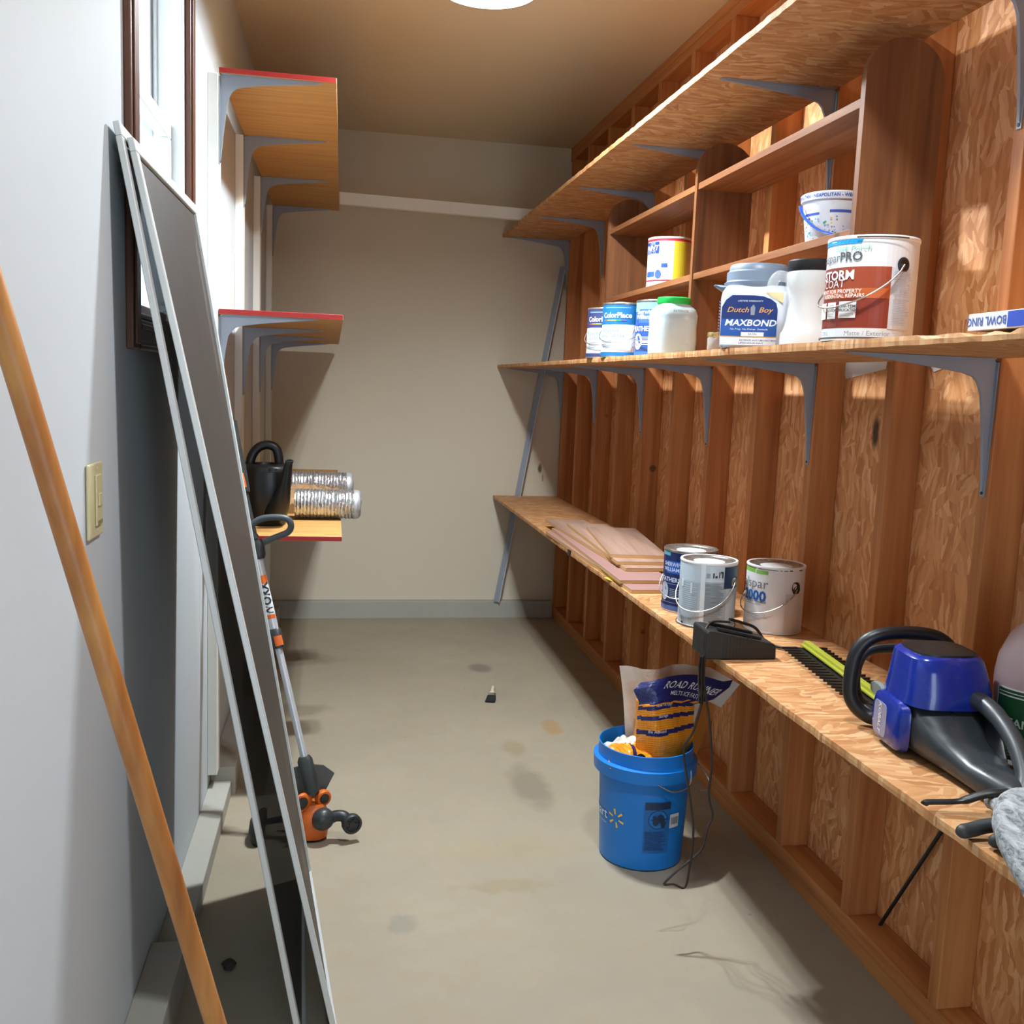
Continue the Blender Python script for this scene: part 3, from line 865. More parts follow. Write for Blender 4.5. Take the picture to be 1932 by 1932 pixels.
m.mat(5); m.F(*[m.P(L(*p, .0012)) for p in ((-.004, .082), (.004, .082), (.005, .100), (.001, .108), (-.005, .100))])
T('LIFETIME WARRANTY', -.006, .116, .0055, 2); T('No Prep. No Primer. Formula', -.006, .047, .0065, 2)
T('SATIN', .002, .035, .0065, 0); T('EXTERIOR ACRYLIC', .0, .020, .0055, 0); T('LATEX HOUSE PAINT', .0, .013, .0055, 0); T('ACCENT BASE', .036, .020, .0052, 0)
m.build('label_print', mats, t)
m = MB(); m.mat(0)
for k in range(11): m.F(*[m.P(p) for p in ((-.0862, -.03 + .010 * (k % 1), .040 + .0075 * k), (-.0862, -.060, .040 + .0075 * k), (-.0862, -.060, .043 + .0075 * k), (-.0862, -.03, .043 + .0075 * k))])
m.build('scale_marks', pc('#5a78a8'), t)

# white jar with black lid and moulded grip
x, y = 1.137, 2.272
t = thing('powder_jar', (x, y, Z2 + .001), 'white-filled clear jar with black lid and moulded grip, left of the rust-red can', 'jar', None, face_cam(x, y))
t.scale = (1.06, 1.06, 1.07)
M_PLAST = clear_mat('thin_clear_plastic', '#dde3e6', .30)
jp = [(.058, 0), (.064, .006), (.064, .030), (.058, .040), (.053, .060), (.050, .095), (.054, .125), (.058, .140), (.058, .165), (.048, .172)]
MB().lathe([(0, 0)] + jp + [(0, .172)], 40).build('jar_body', M_PLAST, t, smooth=40)
MB().lathe([(0, .002)] + [(r - .003, z + .002) for r, z in jp[:-1]] + [(0, .164)], 40).build('contents', pm('white_powder', '#e2e5e6', .8, var=.03, scale=40), t, smooth=40)
MB().lathe([(0, .170), (.054, .170), (.056, .173), (.056, .190), (.053, .193), (0, .193)], 40).build('lid', M_BLACK, t, smooth=40)
MB().tube(spline([(-.050, -.01, .155), (-.074, -.015, .158), (-.086, -.016, .140), (-.082, -.015, .120), (-.058, -.01, .112)], 6), .012, 10).build('grip', M_PLAST, t, smooth=60)

# tub with blue bail in the cubby
x, y = 1.300, 2.505
t = thing('white_tub', (x, y, Z2 + .2835), 'white round tub with blue bail and coloured dots inside the cubby unit', 'tub', None, face_cam(x, y))
TW = pm('tub_gloss_white', '#dfe3ea', .35, var=.03)
MB().lathe([(0, 0), (.066, 0), (.068, .003), (.080, .105), (.086, .107), (.087, .124), (.083, .127), (.079, .124), (.078, .12), (0, .118)], 48).build('tub_body', TW, t, smooth=40)
w_ = Wrap(lambda q: .068 + .0125 * q, .105)
w_.band(-72, -28, .66, .71, '#3a58b8'); w_.band(-8, 60, .70, .76, '#3a58b8')
rnd = random.Random(5)
for k in range(46): w_.dot(rnd.uniform(-80, 20), rnd.uniform(.05, .60), rnd.choice((.0018, .0024, .003)), rnd.choice(('#2f8f83', '#3a4fa8', '#d8b04a', '#58a8c8', '#46a37a')))
w_.build(t)
w_ = Wrap(lambda q: .0872, .017, .107); w_.text('NEAPOLITAN - NEAPOLITAN - WEATHER', -20, .5, .0115, '#3a58b8', bold=.02); w_.build(t, 'rim_print')
pts = []
for k in range(29):
    s_ = k / 28; a = radians(-75) + pi * .95 * s_; rr = .089 - .008 * sin(pi * s_)
    pts.append((rr * sin(a), -rr * cos(a), .098 - .082 * sin(pi * s_) ** .8))
MB().tube(pts, .0048, 8, flat=.5).build('bail_handle', pm('blue_bail', '#2a63d8', .35, var=.05), t, smooth=60)

# flat carton
x = 1.008
t = thing('flat_carton', (x, 1.33, Z2 + .001), 'flat white carton with upside-down blue BOWL RING print on the middle shelf', 'box', None, -.06)
MB().box(0, .12, -.16, .15, 0, .027).build('carton', pm('white_card', '#e4e5e8', .55, var=.03), t, bevel=.001)
m = MB(); m.F(*[m.P(p) for p in ((-.0004, -.16, .002), (-.0004, .045, .002), (-.0004, .045, .0255), (-.0004, -.16, .0255))][::-1])
m.build('blue_panel', pc('#2a4fc0'), t)
m = MB(); m.text('BOWL RING', lambda a, b_: (-.0006, .10 + a, .0145 - b_), .019, bold=.012)
m.build('label_print', pc('#3d5fae'), t)

# ------------------------------------------------------------------ paper scraps on the strand board
MP = pm('white_paper', '#dcd8d2', .7, var=.04)
for pts, lb in (([(2.79, 1.60), (2.50, 1.60), (2.505, 1.556), (2.715, 1.529)], 'torn white paper scrap on the strand board, wider of the two'),
                ([(2.345, 1.60), (2.20, 1.60), (2.215, 1.563), (2.285, 1.547)], 'torn white paper scrap on the strand board, smaller of the two')):
    m = MB(); m.prism([(a, b_) for a, b_ in pts], lambda a, b_, u: (u, a, b_), XO - .002, XO - .0003)
    tag(m.build('paper_scrap', MP), lb, 'paper', 'paper scraps on the strand board')

# ------------------------------------------------------------------ laminate planks on the lowest right shelf
M_LAM = wood_mat('laminate_top', S('#b39180'), S('#c4a593'), S('#9c7b6b'), 'Y', knots=0, rough=.35)
M_LAMP = pm('laminate_backing', '#a57f79', .5, var=.08, scale=6)
M_CORE = pm('fibreboard_core', '#c9a066', .7, var=.1, scale=60)
PL = [((1.098, 3.800), 1.30, .190, .010, 0, 1, 'bottom laminate plank of the stack, pinkish, foremost edge by the shelf lip'),
      ((1.108, 3.86), 1.22, .190, -.025, .0125, 1, 'second laminate plank from the bottom of the stack, pinkish'),
      ((1.150, 4.04), 1.26, .192, .020, .0255, 0, 'third laminate plank from the bottom of the stack, long and brown'),
      ((1.170, 3.96), .98, .192, -.045, .038, 0, 'fourth laminate plank from the bottom, peeking out under the top one'),
      ((1.205, 3.90), .72, .220, -.13, .0505, 0, 'topmost short brown laminate plank lying askew on the stack')]
for (cx, cy), ln, wd, rz, dz, k, lb in PL:
    t = thing('laminate_plank', (cx, cy, Z1 + .0006 + dz), lb, 'plank', 'laminate planks in the stack', rz)
    MB().box(-wd / 2, wd / 2, -ln / 2, ln / 2, 0, .0095).build('core', M_CORE, t)
    MB().box(-wd / 2, wd / 2, -ln / 2, ln / 2, .0096, .0118).build('wear_layer', (M_LAM, M_LAMP)[k], t)
t = thing('yellow_tag', (.998, 3.385, Z1 + .0004), 'small yellow printed tag at the shelf edge under the planks', 'tag', None, .2)
MB().box(-.004, .05, -.03, .035, 0, .0012).build('tag_card', pm('yellow_card', '#d9b63a', .6, var=.05), t)
m = MB()
for k, (x0, y0) in enumerate(((.004, -.02), (.004, -.008), (.004, .006), (.022, .0))): m.box(x0, x0 + .012, y0, y0 + .0025, .0013, .0015)
m.build('tag_print', pc('#3a352c'), t)
t = thing('binder_clip', (1.0, 3.99, Z1), 'small black clip gripping the shelf edge beside the planks', 'clip')
MB().box(-.006, .022, -.02, .02, .0005, .0035).build('jaw', M_BLACK, t, bevel=.001)
MB().box(-.006, -.0022, -.02, .02, -.019, .0035).build('spine', M_BLACK, t, bevel=.0008)

# ------------------------------------------------------------------ charger with its cord
t = thing('battery_charger', (1.057, 2.40, Z1 + .001), 'black wedge-shaped battery charger overhanging the lowest right shelf', 'charger', None, -.03)
f = lambda a, b_, u: (a, u, b_)
MB().prism([(-.095, 0), (.093, 0), (.095, .006), (.094, .034), (.088, .040), (-.075, .073), (-.091, .074), (-.095, .068)], f, -.055, .055).build('charger_case', pm('charger_black', '#1c1d1c', .5, var=.12, scale=30), t, bevel=.003)
m = MB()
for s_ in (-1, 1): m.prism([(-.060, .071), (.06, .047), (.06, .053), (-.06, .079)], f, s_ * .03 - .007, s_ * .03 + .007)
m.build('slide_rails', M_BLACK, t, bevel=.001)
m = MB()
for k in range(9):
    m.box(-.05 + k * .009, -.046 + k * .009, -.0558, -.0545, .040, .058); m.box(-.05 + k * .009, -.046 + k * .009, -.0558, -.0545, .010, .028)
m.build('vent_slots', M_BLACK, t)
t = thing('charger_cord', (.985, 2.38, Z1), 'dark power cord hanging in loops from the charger past the bucket', 'cord')
t.location = (0, 0, 0)
cord = [(1.055, 2.43, .872), (1.0, 2.41, .878), (.972, 2.385, .868), (.962, 2.37, .842), (.966, 2.37, .79), (.974, 2.38, .72), (.995, 2.38, .619), (1.010, 2.38, .502), (1.009, 2.385, .414), (1.026, 2.39, .354),
        (1.011, 2.385, .318), (.999, 2.38, .266), (.964, 2.38, .231), (.929, 2.38, .202), (.898, 2.38, .170), (.924, 2.38, .168), (.957, 2.38, .157), (.966, 2.38, .208), (.971, 2.38, .312), (.957, 2.39, .416), (.934, 2.39, .534), (.955, 2.385, .591), (.970, 2.38, .663), (.976, 2.376, .715)]
MB().tube(spline(cord, 5), .0032, 8).build('cord', pm('cord_brown_black', '#2a211c', .5, var=.1), t, smooth=60)
MB().tube(spline([(1.06, 2.445, .876), (1.10, 2.455, .864), (1.145, 2.465, .846), (1.18, 2.465, .806), (1.215, 2.43, .7985), (1.245, 2.40, .7985)], 6), .0042, 8).build('cord', M_BLACK, t, smooth=60)
MB().tube(spline([(.955, 2.362, .800), (.959, 2.372, .755), (.966, 2.380, .700), (.969, 2.384, .668)], 5), [.008] * 3 + [.010] * 4 + [.011] * 4 + [.009] * 5, 8, flat=.7).build('tie_wrap', pm('glossy_tape', '#161716', .18, var=.2, scale=60), t, smooth=50)

# ------------------------------------------------------------------ hedge trimmer
t = thing('hedge_trimmer', (1.178, 1.70, Z1 + .001), 'blue and dark grey cordless hedge trimmer lying on the lowest right shelf', 'hedge trimmer', None, -.115)
M_KB = pm('trimmer_blue', '#0f2b8e', .25, var=.06, coat=.4)
M_KG = pm('trimmer_grey', '#3a4046', .35, var=.08)
M_LIME = pm('lime_guard', '#a8ad38', .45, var=.06)
m = MB().box(-.022, .022, .17, .70, .010, .016)
for k in range(22):
    y = .18 + k * .0245
    for s_ in (-1, 1): m.prism([(s_ * .020, y), (s_ * .020, y + .016), (s_ * .062, y + .012), (s_ * .062, y + .008)][::s_], lambda a, b_, u: (a, b_, u), .010, .0155)
m.build('cutting_blade', pm('blade_steel', '#3a3a3c', .35, .7, var=.2), t)
m = MB().box(-.012, .012, .16, .705, .020, .026).box(-.004, .012, .16, .705, .026, .034)
m.build('blade_cover', M_LIME, t, bevel=.0015)
m = MB()
lp = spline([(-.035, .10, .026), (-.072, .135, .020), (-.104, .150, .050), (-.108, .155, .100), (-.098, .155, .155), (-.065, .152, .187), (0, .15, .197), (.065, .145, .190), (.098, .135, .160), (.098, .11, .115), (.075, .08, .10)], 6)
m.tube(lp, .0148, 14); m.build('front_handle', M_BLACK, t, smooth=60)
m = MB().tube(spline([(-.05, .15, .02), (-.072, .19, .045), (-.075, .20, .10), (-.055, .20, .140), (0, .20, .150), (.055, .20, .142), (.072, .19, .10), (.06, .15, .03)], 6), .012, 10, flat=.55)
m.build('hand_guard', M_KG, t, smooth=60)
X1, Y1, Zz = Vector((1, 0, 0)), Vector((0, 1, 0)), Vector((0, 0, 1))
def yl(secs, seg=28): return MB().loft([((cx, y, cz), X1 * hx, Zz * hz, e) for y, cx, cz, hx, hz, e in secs], seg)
yl([(.155, 0, .045, .030, .030, 2.5), (.135, 0, .055, .052, .046, 3), (.08, 0, .062, .078, .060, 3.2), (0, 0, .062, .082, .060, 3.2), (-.07, 0, .052, .072, .050, 3), (-.12, 0, .036, .056, .035, 2.8), (-.20, 0, .027, .044, .026, 2.6), (-.29, 0, .028, .034, .0275, 2.5), (-.305, 0, .028, .026, .020, 2.5)]).build('body', pm('trimmer_body_grey', '#2f3539', .33, var=.08), t, smooth=50)
MB().loft([((.048, -.02, .085), Y1 * .035, Zz * .030, 2.6), ((.058, -.09, .078), Y1 * .05, Zz * .022, 2.6), ((.030, -.17, .050), Y1 * .04, Zz * .012, 2.4)], 20).build('grip_gap_shade', M_BLACK, t, smooth=50)  # black solid painting the shade in the hollow under the rear handle
MB().loft([((.002, .005, .105), X1 * .086, Y1 * .086, 3.6), ((.004, .005, .130), X1 * .084, Y1 * .084, 3.6), ((.002, .008, .170), X1 * .077, Y1 * .076, 3.6), ((0, .010, .192), X1 * .072, Y1 * .070, 3.6), ((0, .010, .199), X1 * .064, Y1 * .062, 3.4)], 36).build('motor_housing', M_KB, t, smooth=40)
MB().loft([((0, .010, .198), X1 * .061, Y1 * .059, 3.6), ((0, .010, .203), X1 * .060, Y1 * .058, 3.6), ((0, .010, .204), X1 * .052, Y1 * .050, 3.6)], 32).build('top_vent', M_BLACK, t, smooth=40)
sd = MB().loft([((-.076, .010, .056), Y1 * .068, Zz * .051, 4.5), ((-.090, .010, .056), Y1 * .064, Zz * .048, 4.5), ((-.095, .010, .056), Y1 * .057, Zz * .041, 4)], 28).build('side_cover', M_KB, t, smooth=40)
m = MB().loft([((-.0952, .032, .052), Y1 * .028, Zz * .034, 6), ((-.0958, .032, .052), Y1 * .0275, Zz * .0335, 6)], 20)
m.build('cover_panel', pm('lilac_grey', '#8a8ca8', .4, var=.06), sd)
m = MB(); m.text('KOBALT', lambda a, b_: (-.0964, .032 - b_, .055 - a), .016, bold=.02, shear=.2); m.build('cover_print', pc('#e6e6ee'), sd)
m = MB().loft([((-.075, .085, .095), Y1 * .028, Zz * .014, 3), ((-.084, .085, .095), Y1 * .026, Zz * .012, 3)], 18)
m.build('front_shoulder', pm('light_grey_plastic', '#7c817f', .4, var=.06), t, smooth=50)
MB().tube(spline([(.030, -.03, .118), (.040, -.085, .126), (.042, -.15, .114), (.036, -.22, .088), (.022, -.275, .055), (.004, -.30, .032)], 6), [.017] * 12 + [.016] * 19, 16).build('rear_handle', M_DGREY, t, smooth=60)
MB().loft([((.01, -.285, .022), X1 * .05, Zz * .021, 3), ((.012, -.312, .024), X1 * .048, Zz * .022, 3), ((.012, -.326, .022), X1 * .035, Zz * .016, 2.5)], 24).build('battery_shoe', M_BLACK, t, smooth=50)
MB().tube(spline([(-.020, -.305, .040), (-.060, -.300, .036), (-.098, -.292, .020), (-.150, -.288, .016), (-.158, -.290, .014)], 5), [.012] * 5 + [.010] * 5 + [.007] * 11, 10, flat=.6).build('release_lever', M_BLACK, t, smooth=60)
MB().tube(spline([(.012, -.04, .085), (.014, -.07, .080), (.012, -.10, .072)], 4), .008, 8).build('trigger', M_KB, t, smooth=60)

# ------------------------------------------------------------------ pink cleaner jug
x, y = 1.338, 1.628
t = thing('cleaner_jug', (x, y, Z1 + .001), 'translucent jug of pink cleaner with green label at the right edge', 'jug', None, face_cam(x, y) + .1)
M_JUG = clear_mat('jug_plastic', '#d8c4c6', .55)
jp = [(.066, 0), (.074, .006), (.075, .10), (.0755, .17), (.071, .205), (.055, .245), (.032, .272), (.022, .285), (.021, .305)]
MB().lathe([(0, 0)] + jp + [(0, .305)], 40).build('jug_body', M_JUG, t, smooth=50)
MB().lathe([(0, .003)] + [(r - .003, z + .003) for r, z in jp[:3]] + [(.072, .168), (0, .168)], 40).build('contents', pm('pink_cleaner', '#9c4f58', .25, var=.06, scale=6), t, smooth=50)
MB().lathe([(0, .298), (.024, .298), (.025, .301), (.025, .320), (.023, .322), (0, .322)], 24).build('cap', M_WHITE, t, smooth=40)
MB().tube(spline([(.045, .03, .262), (.075, .05, .245), (.088, .058, .20), (.080, .052, .15), (.060, .04, .125)], 6), .012, 10).build('grip', M_JUG, t, smooth=60)
w_ = Wrap(lambda q: .0757, .17)
w_.band(-62, 40, .05, .90, '#d8d2cf'); w_.band(-60, 12, .30, .88, '#164a2c'); w_.band(-60, 12, .10, .32, '#1d3b26'); w_.band(-58, 10, .80, .815, '#d8d2cf'); w_.band(-58, 10, .84, .85, '#d8d2cf')
w_.text('CLEANER', -24, .52, .022, '#b9c6b8', bold=.02); w_.lines(-50, 5, .14, .26, 4, '#6f8a76', 3)
w_.build(t)

# ------------------------------------------------------------------ work glove
t = thing('work_glove', (1.050, 1.272, Z1 + .001), 'crumpled grey and white work glove at the front of the lowest right shelf', 'glove', None, 0)
def glove_mat():
    q = NT('mottled_knit'); P = q.tc.outputs['Object']
    n1 = q.noise(q.mapping(P, rot=(0, 0, .6), sc=(1, .25, 1)), 60, 5, .7, 1.5)[0]
    n2 = q.noise(P, 300, 2)[0]
    q.out(q.ramp(n1, [(.32, S('#44494c')), (.48, S('#8f9498')), (.64, S('#b4b7ba'))]), .9); q.bump(q.math('ADD', n1, q.math('MULTIPLY', n2, .5)), .5, .004)
    return q.m
M_GLV = glove_mat(); M_RUB = pm('rubber_fingertip', '#2f3436', .55, var=.2, scale=40, bump=.3)
g = MB().loft([((.055, .10, .030), X1 * .018, Zz * .022, 2.2), ((.045, .075, .038), X1 * .042, Zz * .034, 2.3), ((.02, .03, .042), X1 * .052, Zz * .039, 2.3), ((-.01, -.02, .040), X1 * .050, Zz * .037, 2.3), ((-.035, -.07, .036), X1 * .046, Zz * .033, 2.2), ((-.05, -.115, .034), X1 * .050, Zz * .032, 2.2), ((-.055, -.14, .034), X1 * .052, Zz * .032, 2.2)], 26)
for i, p in enumerate(g.v):
    n_ = mnoise.noise(Vector(p) * 28) * .006 + mnoise.noise(Vector(p) * 70) * .003
    g.v[i] = (p[0] + n_, p[1] + n_ * .5, max(.0005, p[2] + n_))
g.build('palm', M_GLV, t, smooth=70)
for k, (pts, r, mt) in enumerate((([(.005, .055, .022), (-.02, .060, .018), (-.045, .060, .013), (-.070, .056, .012)], .0115, M_RUB),
                        ([(.01, .03, .018), (-.018, .022, .014), (-.040, .018, .012)], .0112, M_RUB),
                        ([(.035, .095, .028), (.05, .13, .022), (.055, .155, .016)], .013, M_GLV),
                        ([(.06, .08, .026), (.085, .11, .02), (.095, .135, .016)], .012, M_GLV))):
    q = spline(pts, 5); n = len(q)
    MB().tube(q, [r * (1 if i < n - 2 else (.85 if i == n - 2 else .5)) for i in range(n)], 12).build('finger', mt, t, smooth=70)

# thin rod standing in the stud bay under the lowest shelf
t = tag(MB().tube([(1.468, 2.272, .072), (1.478, 2.075, .42), (1.480, 1.995, .56)], .005, 8).build('thin_rod', M_BLACK, smooth=60), 'thin dark rod leaning in the stud bay under the lowest shelf', 'rod')

# ------------------------------------------------------------------ bucket, bag
BX, BY = 1.000, 2.885
t = thing('plastic_bucket', (BX, BY, fz(BY) + .001), 'bright blue plastic bucket with a yellow spark logo on the floor', 'bucket', None, face_cam(BX, BY))
M_BK = pm('bucket_blue', '#0f78d0', .38, var=.05, scale=7)
MB().lathe([(0, 0), (.126, 0), (.130, .004), (.1425, .282), (.1425, .286), (.161, .288), (.163, .326), (.149, .330), (.1465, .362), (.1485, .370), (.1455, .371), (.1425, .340), (.1405, .295), (.127, .010), (0, .010)], 64).build('pail', M_BK, t, smooth=40)
w_ = Wrap(lambda q: .130 + .0135 * q, .29)
for k in range(6):
    a = pi / 2 + k * pi / 3 + .18
    off = w_.use('#f2c14a'); cu_, cz_ = radians(-35), .155
    for s0, s1, wd in ((.012, .030, .0038),):
        pts = [(cos(a) * s0 - sin(a) * wd * .6, sin(a) * s0 + cos(a) * wd * .6), (cos(a) * s0 + sin(a) * wd * .6, sin(a) * s0 - cos(a) * wd * .6), (cos(a) * s1 + sin(a) * wd, sin(a) * s1 - cos(a) * wd), (cos(a) * s1 - sin(a) * wd, sin(a) * s1 + cos(a) * wd)]
        w_.m.F(*[w_.m.P(w_.pt(cu_ + px_ / .138, cz_ + pz_, off)) for px_, pz_ in pts])
w_.text('Walmart', -50, .535, .045, '#cfe2f2', 'RIGHT', .01); w_.text('Save money. Live better.', -50, .44, .012, '#b9d5ec', 'RIGHT')
w_.band(3, 38, .22, .76, '#0d62ad'); w_.band(4, 37, .70, .78, '#14314f'); w_.dot(21, .59, .031, '#14314f'); w_.dot(21, .59, .0285, '#0f70c0')
w_.dot(24, .60, .012, '#14314f', 1.2); w_.dot(18, .57, .010, '#14314f', 1.4); w_.dot(28, .54, .008, '#14314f', 1.8); w_.dot(16, .62, .006, '#14314f'); w_.band(11, 31, .585, .60, '#14314f', .2)
w_.lines(5, 36, .24, .46, 12, '#134a80', 9)
w_.band(37, 52, .48, .635, '#c9ccd2')
for k in range(9): w_.band(39 + k * 1.25, 39.6 + k * 1.25, .52, .60, '#4a4f57')
w_.build(t)
pts = []
for k in range(25):
    s_ = k / 24; a = radians(64) - pi * s_ * .62; rr = .163 + .008 * sin(pi * s_)
    pts.append((rr * sin(a), -rr * cos(a), .285 - .085 * s_ ** .8))
bl = [(.160 * sin(radians(62)), -.160 * cos(radians(62)), .322), (.168 * sin(radians(55)), -.168 * cos(radians(55)), .275), (.160 * sin(radians(35)), -.160 * cos(radians(35)), .265), (.160 * sin(radians(15)), -.160 * cos(radians(15)), .292)]
MB().tube(spline(bl, 6), .0022, 8).build('bail_handle', M_CHROME, t, smooth=60)
MB().tube(spline([(.150, .03, .318), (.190, -.01, .285), (.205, -.02, .245), (.170, -.04, .238)], 6), .0020, 8).build('bail_handle', M_CHROME, t, smooth=60)

t = thing('ice_melt_bag', (BX, BY, fz(BY) + .012), 'orange and navy ice melt bag slumped open inside the blue bucket', 'bag')
OB = Vector((BX, BY, fz(BY) + .012))
def plastic(name, col, var=.06):
    q = NT(name); P = q.tc.outputs['Object']
    n1 = q.noise(P, 16, 4, .6, .8)[0]; c = S(col)
    q.out(q.mix(n1, tuple(v * (1 - var) for v in c[:3]) + (1,), tuple(min(1, v * (1 + var)) for v in c[:3]) + (1,)), .28); q.bump(n1, .55, .012)
    return q.m
def ruled(name, col, line):
    q = NT(name); P = q.tc.outputs['Object']
    n1 = q.noise(P, 16, 4, .6, .8)[0]; z = q.n('SeparateXYZ', None, _0=P).outputs[2]
    w1 = q.math('SINE', q.math('MULTIPLY', z, 900)); n2 = q.noise(q.mapping(P, sc=(1, 1, .05)), 260, 2)[0]
    f_ = q.math('MULTIPLY', q.rng(w1, .35, .6), q.rng(n2, .40, .5))
    q.out(q.mix(q.math('MULTIPLY', f_, .55), S(col), S(line)), .28); q.bump(n1, .55, .012)
    return q.m
BM = [ruled('bag_orange', '#f29a26', '#9a5418'), plastic('bag_navy', '#1d2460'), plastic('bag_white', '#ded8d0'), pc('#e9e7ea'), plastic('bag_amber', '#c47f3a')]
# front sheet: rows (z, left x, right x, depth y)
rows = [(.20, .955, 1.120, 2.86), (.333, .951, 1.131, 2.842), (.396, .950, 1.148, 2.835), (.458, .950, 1.142, 2.835), (.505, .954, 1.143, 2.838), (.515, .957, 1.205, 2.842), (.553, .938, 1.262, 2.850), (.572, .960, 1.275, 2.858)]
def frow(z):
    for a, b_ in zip(rows, rows[1:]):
        if z <= b_[0] or b_ is rows[-1]:
            k = (z - a[0]) / (b_[0] - a[0]); return [a[i] + (b_[i] - a[i]) * k for i in range(4)]
def sheet(u, v):
    z = .20 + v * (.575 - .20)
    _, xl, xr, yy = frow(z)
    x_ = xl + (xr - xl) * u
    zt = z + max(0, v - .55) * (.055 * sin(pi * min(1, u * 1.15)) - .010 * u)
    bul = -.030 * sin(pi * u) * (1 - .5 * v) + .006 * sin(u * 9 + v * 3) * (.3 + v) + .002 * sin(u * 17 + v * 9)
    return Vector((x_, yy + bul + .03 * u, zt)) - OB
def fmat(u, v):
    vv = v + .018 * sin(pi * u * 1.3) - .012 * u
    if vv > .825 + (0 if u < .75 else -.01): return 1
    for c_, w2 in ((.60, .019), (.715, .017), (.795, .015)):
        if abs(vv - c_) < w2: return 1
    return 0
m = MB(); m.grid(sheet, 46, 90, fmat)
def sh(u0, v0, du, dv, slope=0.0):
    def fn(a, b_):
        p = sheet(u0 + a / du, v0 + b_ / dv + slope * a / du); p.y -= .0018; return p
    return fn
m.mat(3)
m.text('ROAD RUNNER', sh(.60, .925, .30, .40, -.05), .027, bold=.012, shear=.35); m.text('MELTS ICE FAST', sh(.57, .868, .30, .40, -.06), .0165, bold=.01)
m.text('How To Use', sh(.42, .797, .2, .375), .011); m.text('Storage', sh(.42, .717, .2, .375), .012); m.text('Be Advised', sh(.33, .603, .2, .375), .0135)
m.build('front_sheet', BM, t, smooth=80)
# back sheet and white flap
top = [(.929, .593), (.998, .586), (1.077, .592), (1.147, .598), (1.243, .578), (1.337, .530)]
def flap(u, v):
    k = u * 5; i = min(4, int(k)); q = k - i
    xt = top[i][0] + (top[i + 1][0] - top[i][0]) * q; zt = top[i][1] + (top[i + 1][1] - top[i][1]) * q
    x0 = .985 + (1.19 - .985) * u
    s_ = v ** 1.2
    x_ = x0 + (xt - x0) * s_; z_ = .21 + (zt - .21) * v
    return Vector((x_, 2.985 + .02 * sin(u * 7 + 2 * v) - .035 * abs(u - .5) * v + .012 * sin(u * 17 + v * 6), z_)) - OB
m = MB(); m.grid(flap, 40, 40, lambda u, v: 4 if (u > .8 and v < .72) else 2)
m.build('back_sheet', BM, t, smooth=80)
# bulk of the bag down inside, plus the white fold on the left
m = MB()
m.loft([((1.03, 2.90, .05), X1 * .085, Y1 * .085, 2.2), ((1.035, 2.905, .18), X1 * .090, Y1 * .080, 2.2), ((1.045, 2.905, .32), X1 * .085, Y1 * .062, 2.2), ((1.05, 2.91, .42), X1 * .080, Y1 * .045, 2.2), ((1.05, 2.915, .50), X1 * .082, Y1 * .028, 2.2)], 26)
for i, p in enumerate(m.v):
    n_ = mnoise.noise(Vector(p) * 16) * .008
    m.v[i] = (p[0] + n_ - OB.x, p[1] + n_ - OB.y, p[2] + n_ * .5 - OB.z)
m.build('bag_bulk', BM[0], t, smooth=80)
def fold(u, v):
    a = pi * (.02 + .96 * u)
    cx, cz = .935, .345
    x_ = cx + .075 * (1 - 2 * u) * -1 * (1 - .15 * v)
    h_ = .045 * sin(a) + .010 * sin(u * 19) * v
    return Vector((x_ - .0, 2.795 + .15 * v + .012 * sin(u * 12), .322 + h_ + .045 * v * (1 - v) * 2 + .012 * mnoise.noise(Vector((u * 5, v * 5, 2))))) - OB
m = MB(); m.grid(fold, 30, 20, lambda u, v: 2 if v > .42 + .1 * sin(u * 9) else (1 if .45 < u < .56 else 0))
m.build('bag_fold', BM, t, smooth=80)

# ------------------------------------------------------------------ paintbrush and debris on the floor
t = thing('paintbrush', (.772, 4.45, fz(4.45) + .001), 'small paintbrush with cream handle and black bristles on the floor', 'paintbrush', None, 2.93)
MB().loft([((0, -.13, .007), X1 * .004, Zz * .003, 2), ((0, -.12, .008), X1 * .008, Zz * .006, 2.2), ((0, -.06, .009), X1 * .007, Zz * .006, 2.2), ((0, -.015, .009), X1 * .013, Zz * .007, 2.5), ((0, 0, .009), X1 * .018, Zz * .007, 3)], 18).build('handle', pm('cream_handle', '#d9cfb4', .5), t, smooth=60)
MB().loft([((0, -.002, .009), X1 * .020, Zz * .008, 4), ((0, .03, .009), X1 * .020, Zz * .008, 4)], 20).build('ferrule', M_TIN, t, smooth=50)
MB().loft([((0, .028, .009), X1 * .0195, Zz * .0075, 4), ((0, .06, .008), X1 * .022, Zz * .007, 4), ((0.004, .095, .005), X1 * .023, Zz * .003, 4)], 20).build('bristles', pm('black_bristle', '#17171a', .8, var=.3, scale=90, bump=.5), t, smooth=50)
m = MB().lathe([(0, 0), (.016, .002), (.018, .010), (.010, .018), (0, .020)], 10)
for i, p in enumerate(m.v):
    n_ = 1 + .45 * mnoise.noise(Vector(p) * 90 + Vector((3, 1, 0)))
    m.v[i] = (p[0] * n_, p[1] * n_ * 1.1, p[2])
tag(m.build('dirt_clod', pm('dark_clod', '#3a2f2a', .9, var=.3, scale=80, bump=.6), smooth=30, loc=(-.224, 2.40, fz(2.4))), 'small dark clod of dirt on the concrete near the screens', 'debris')

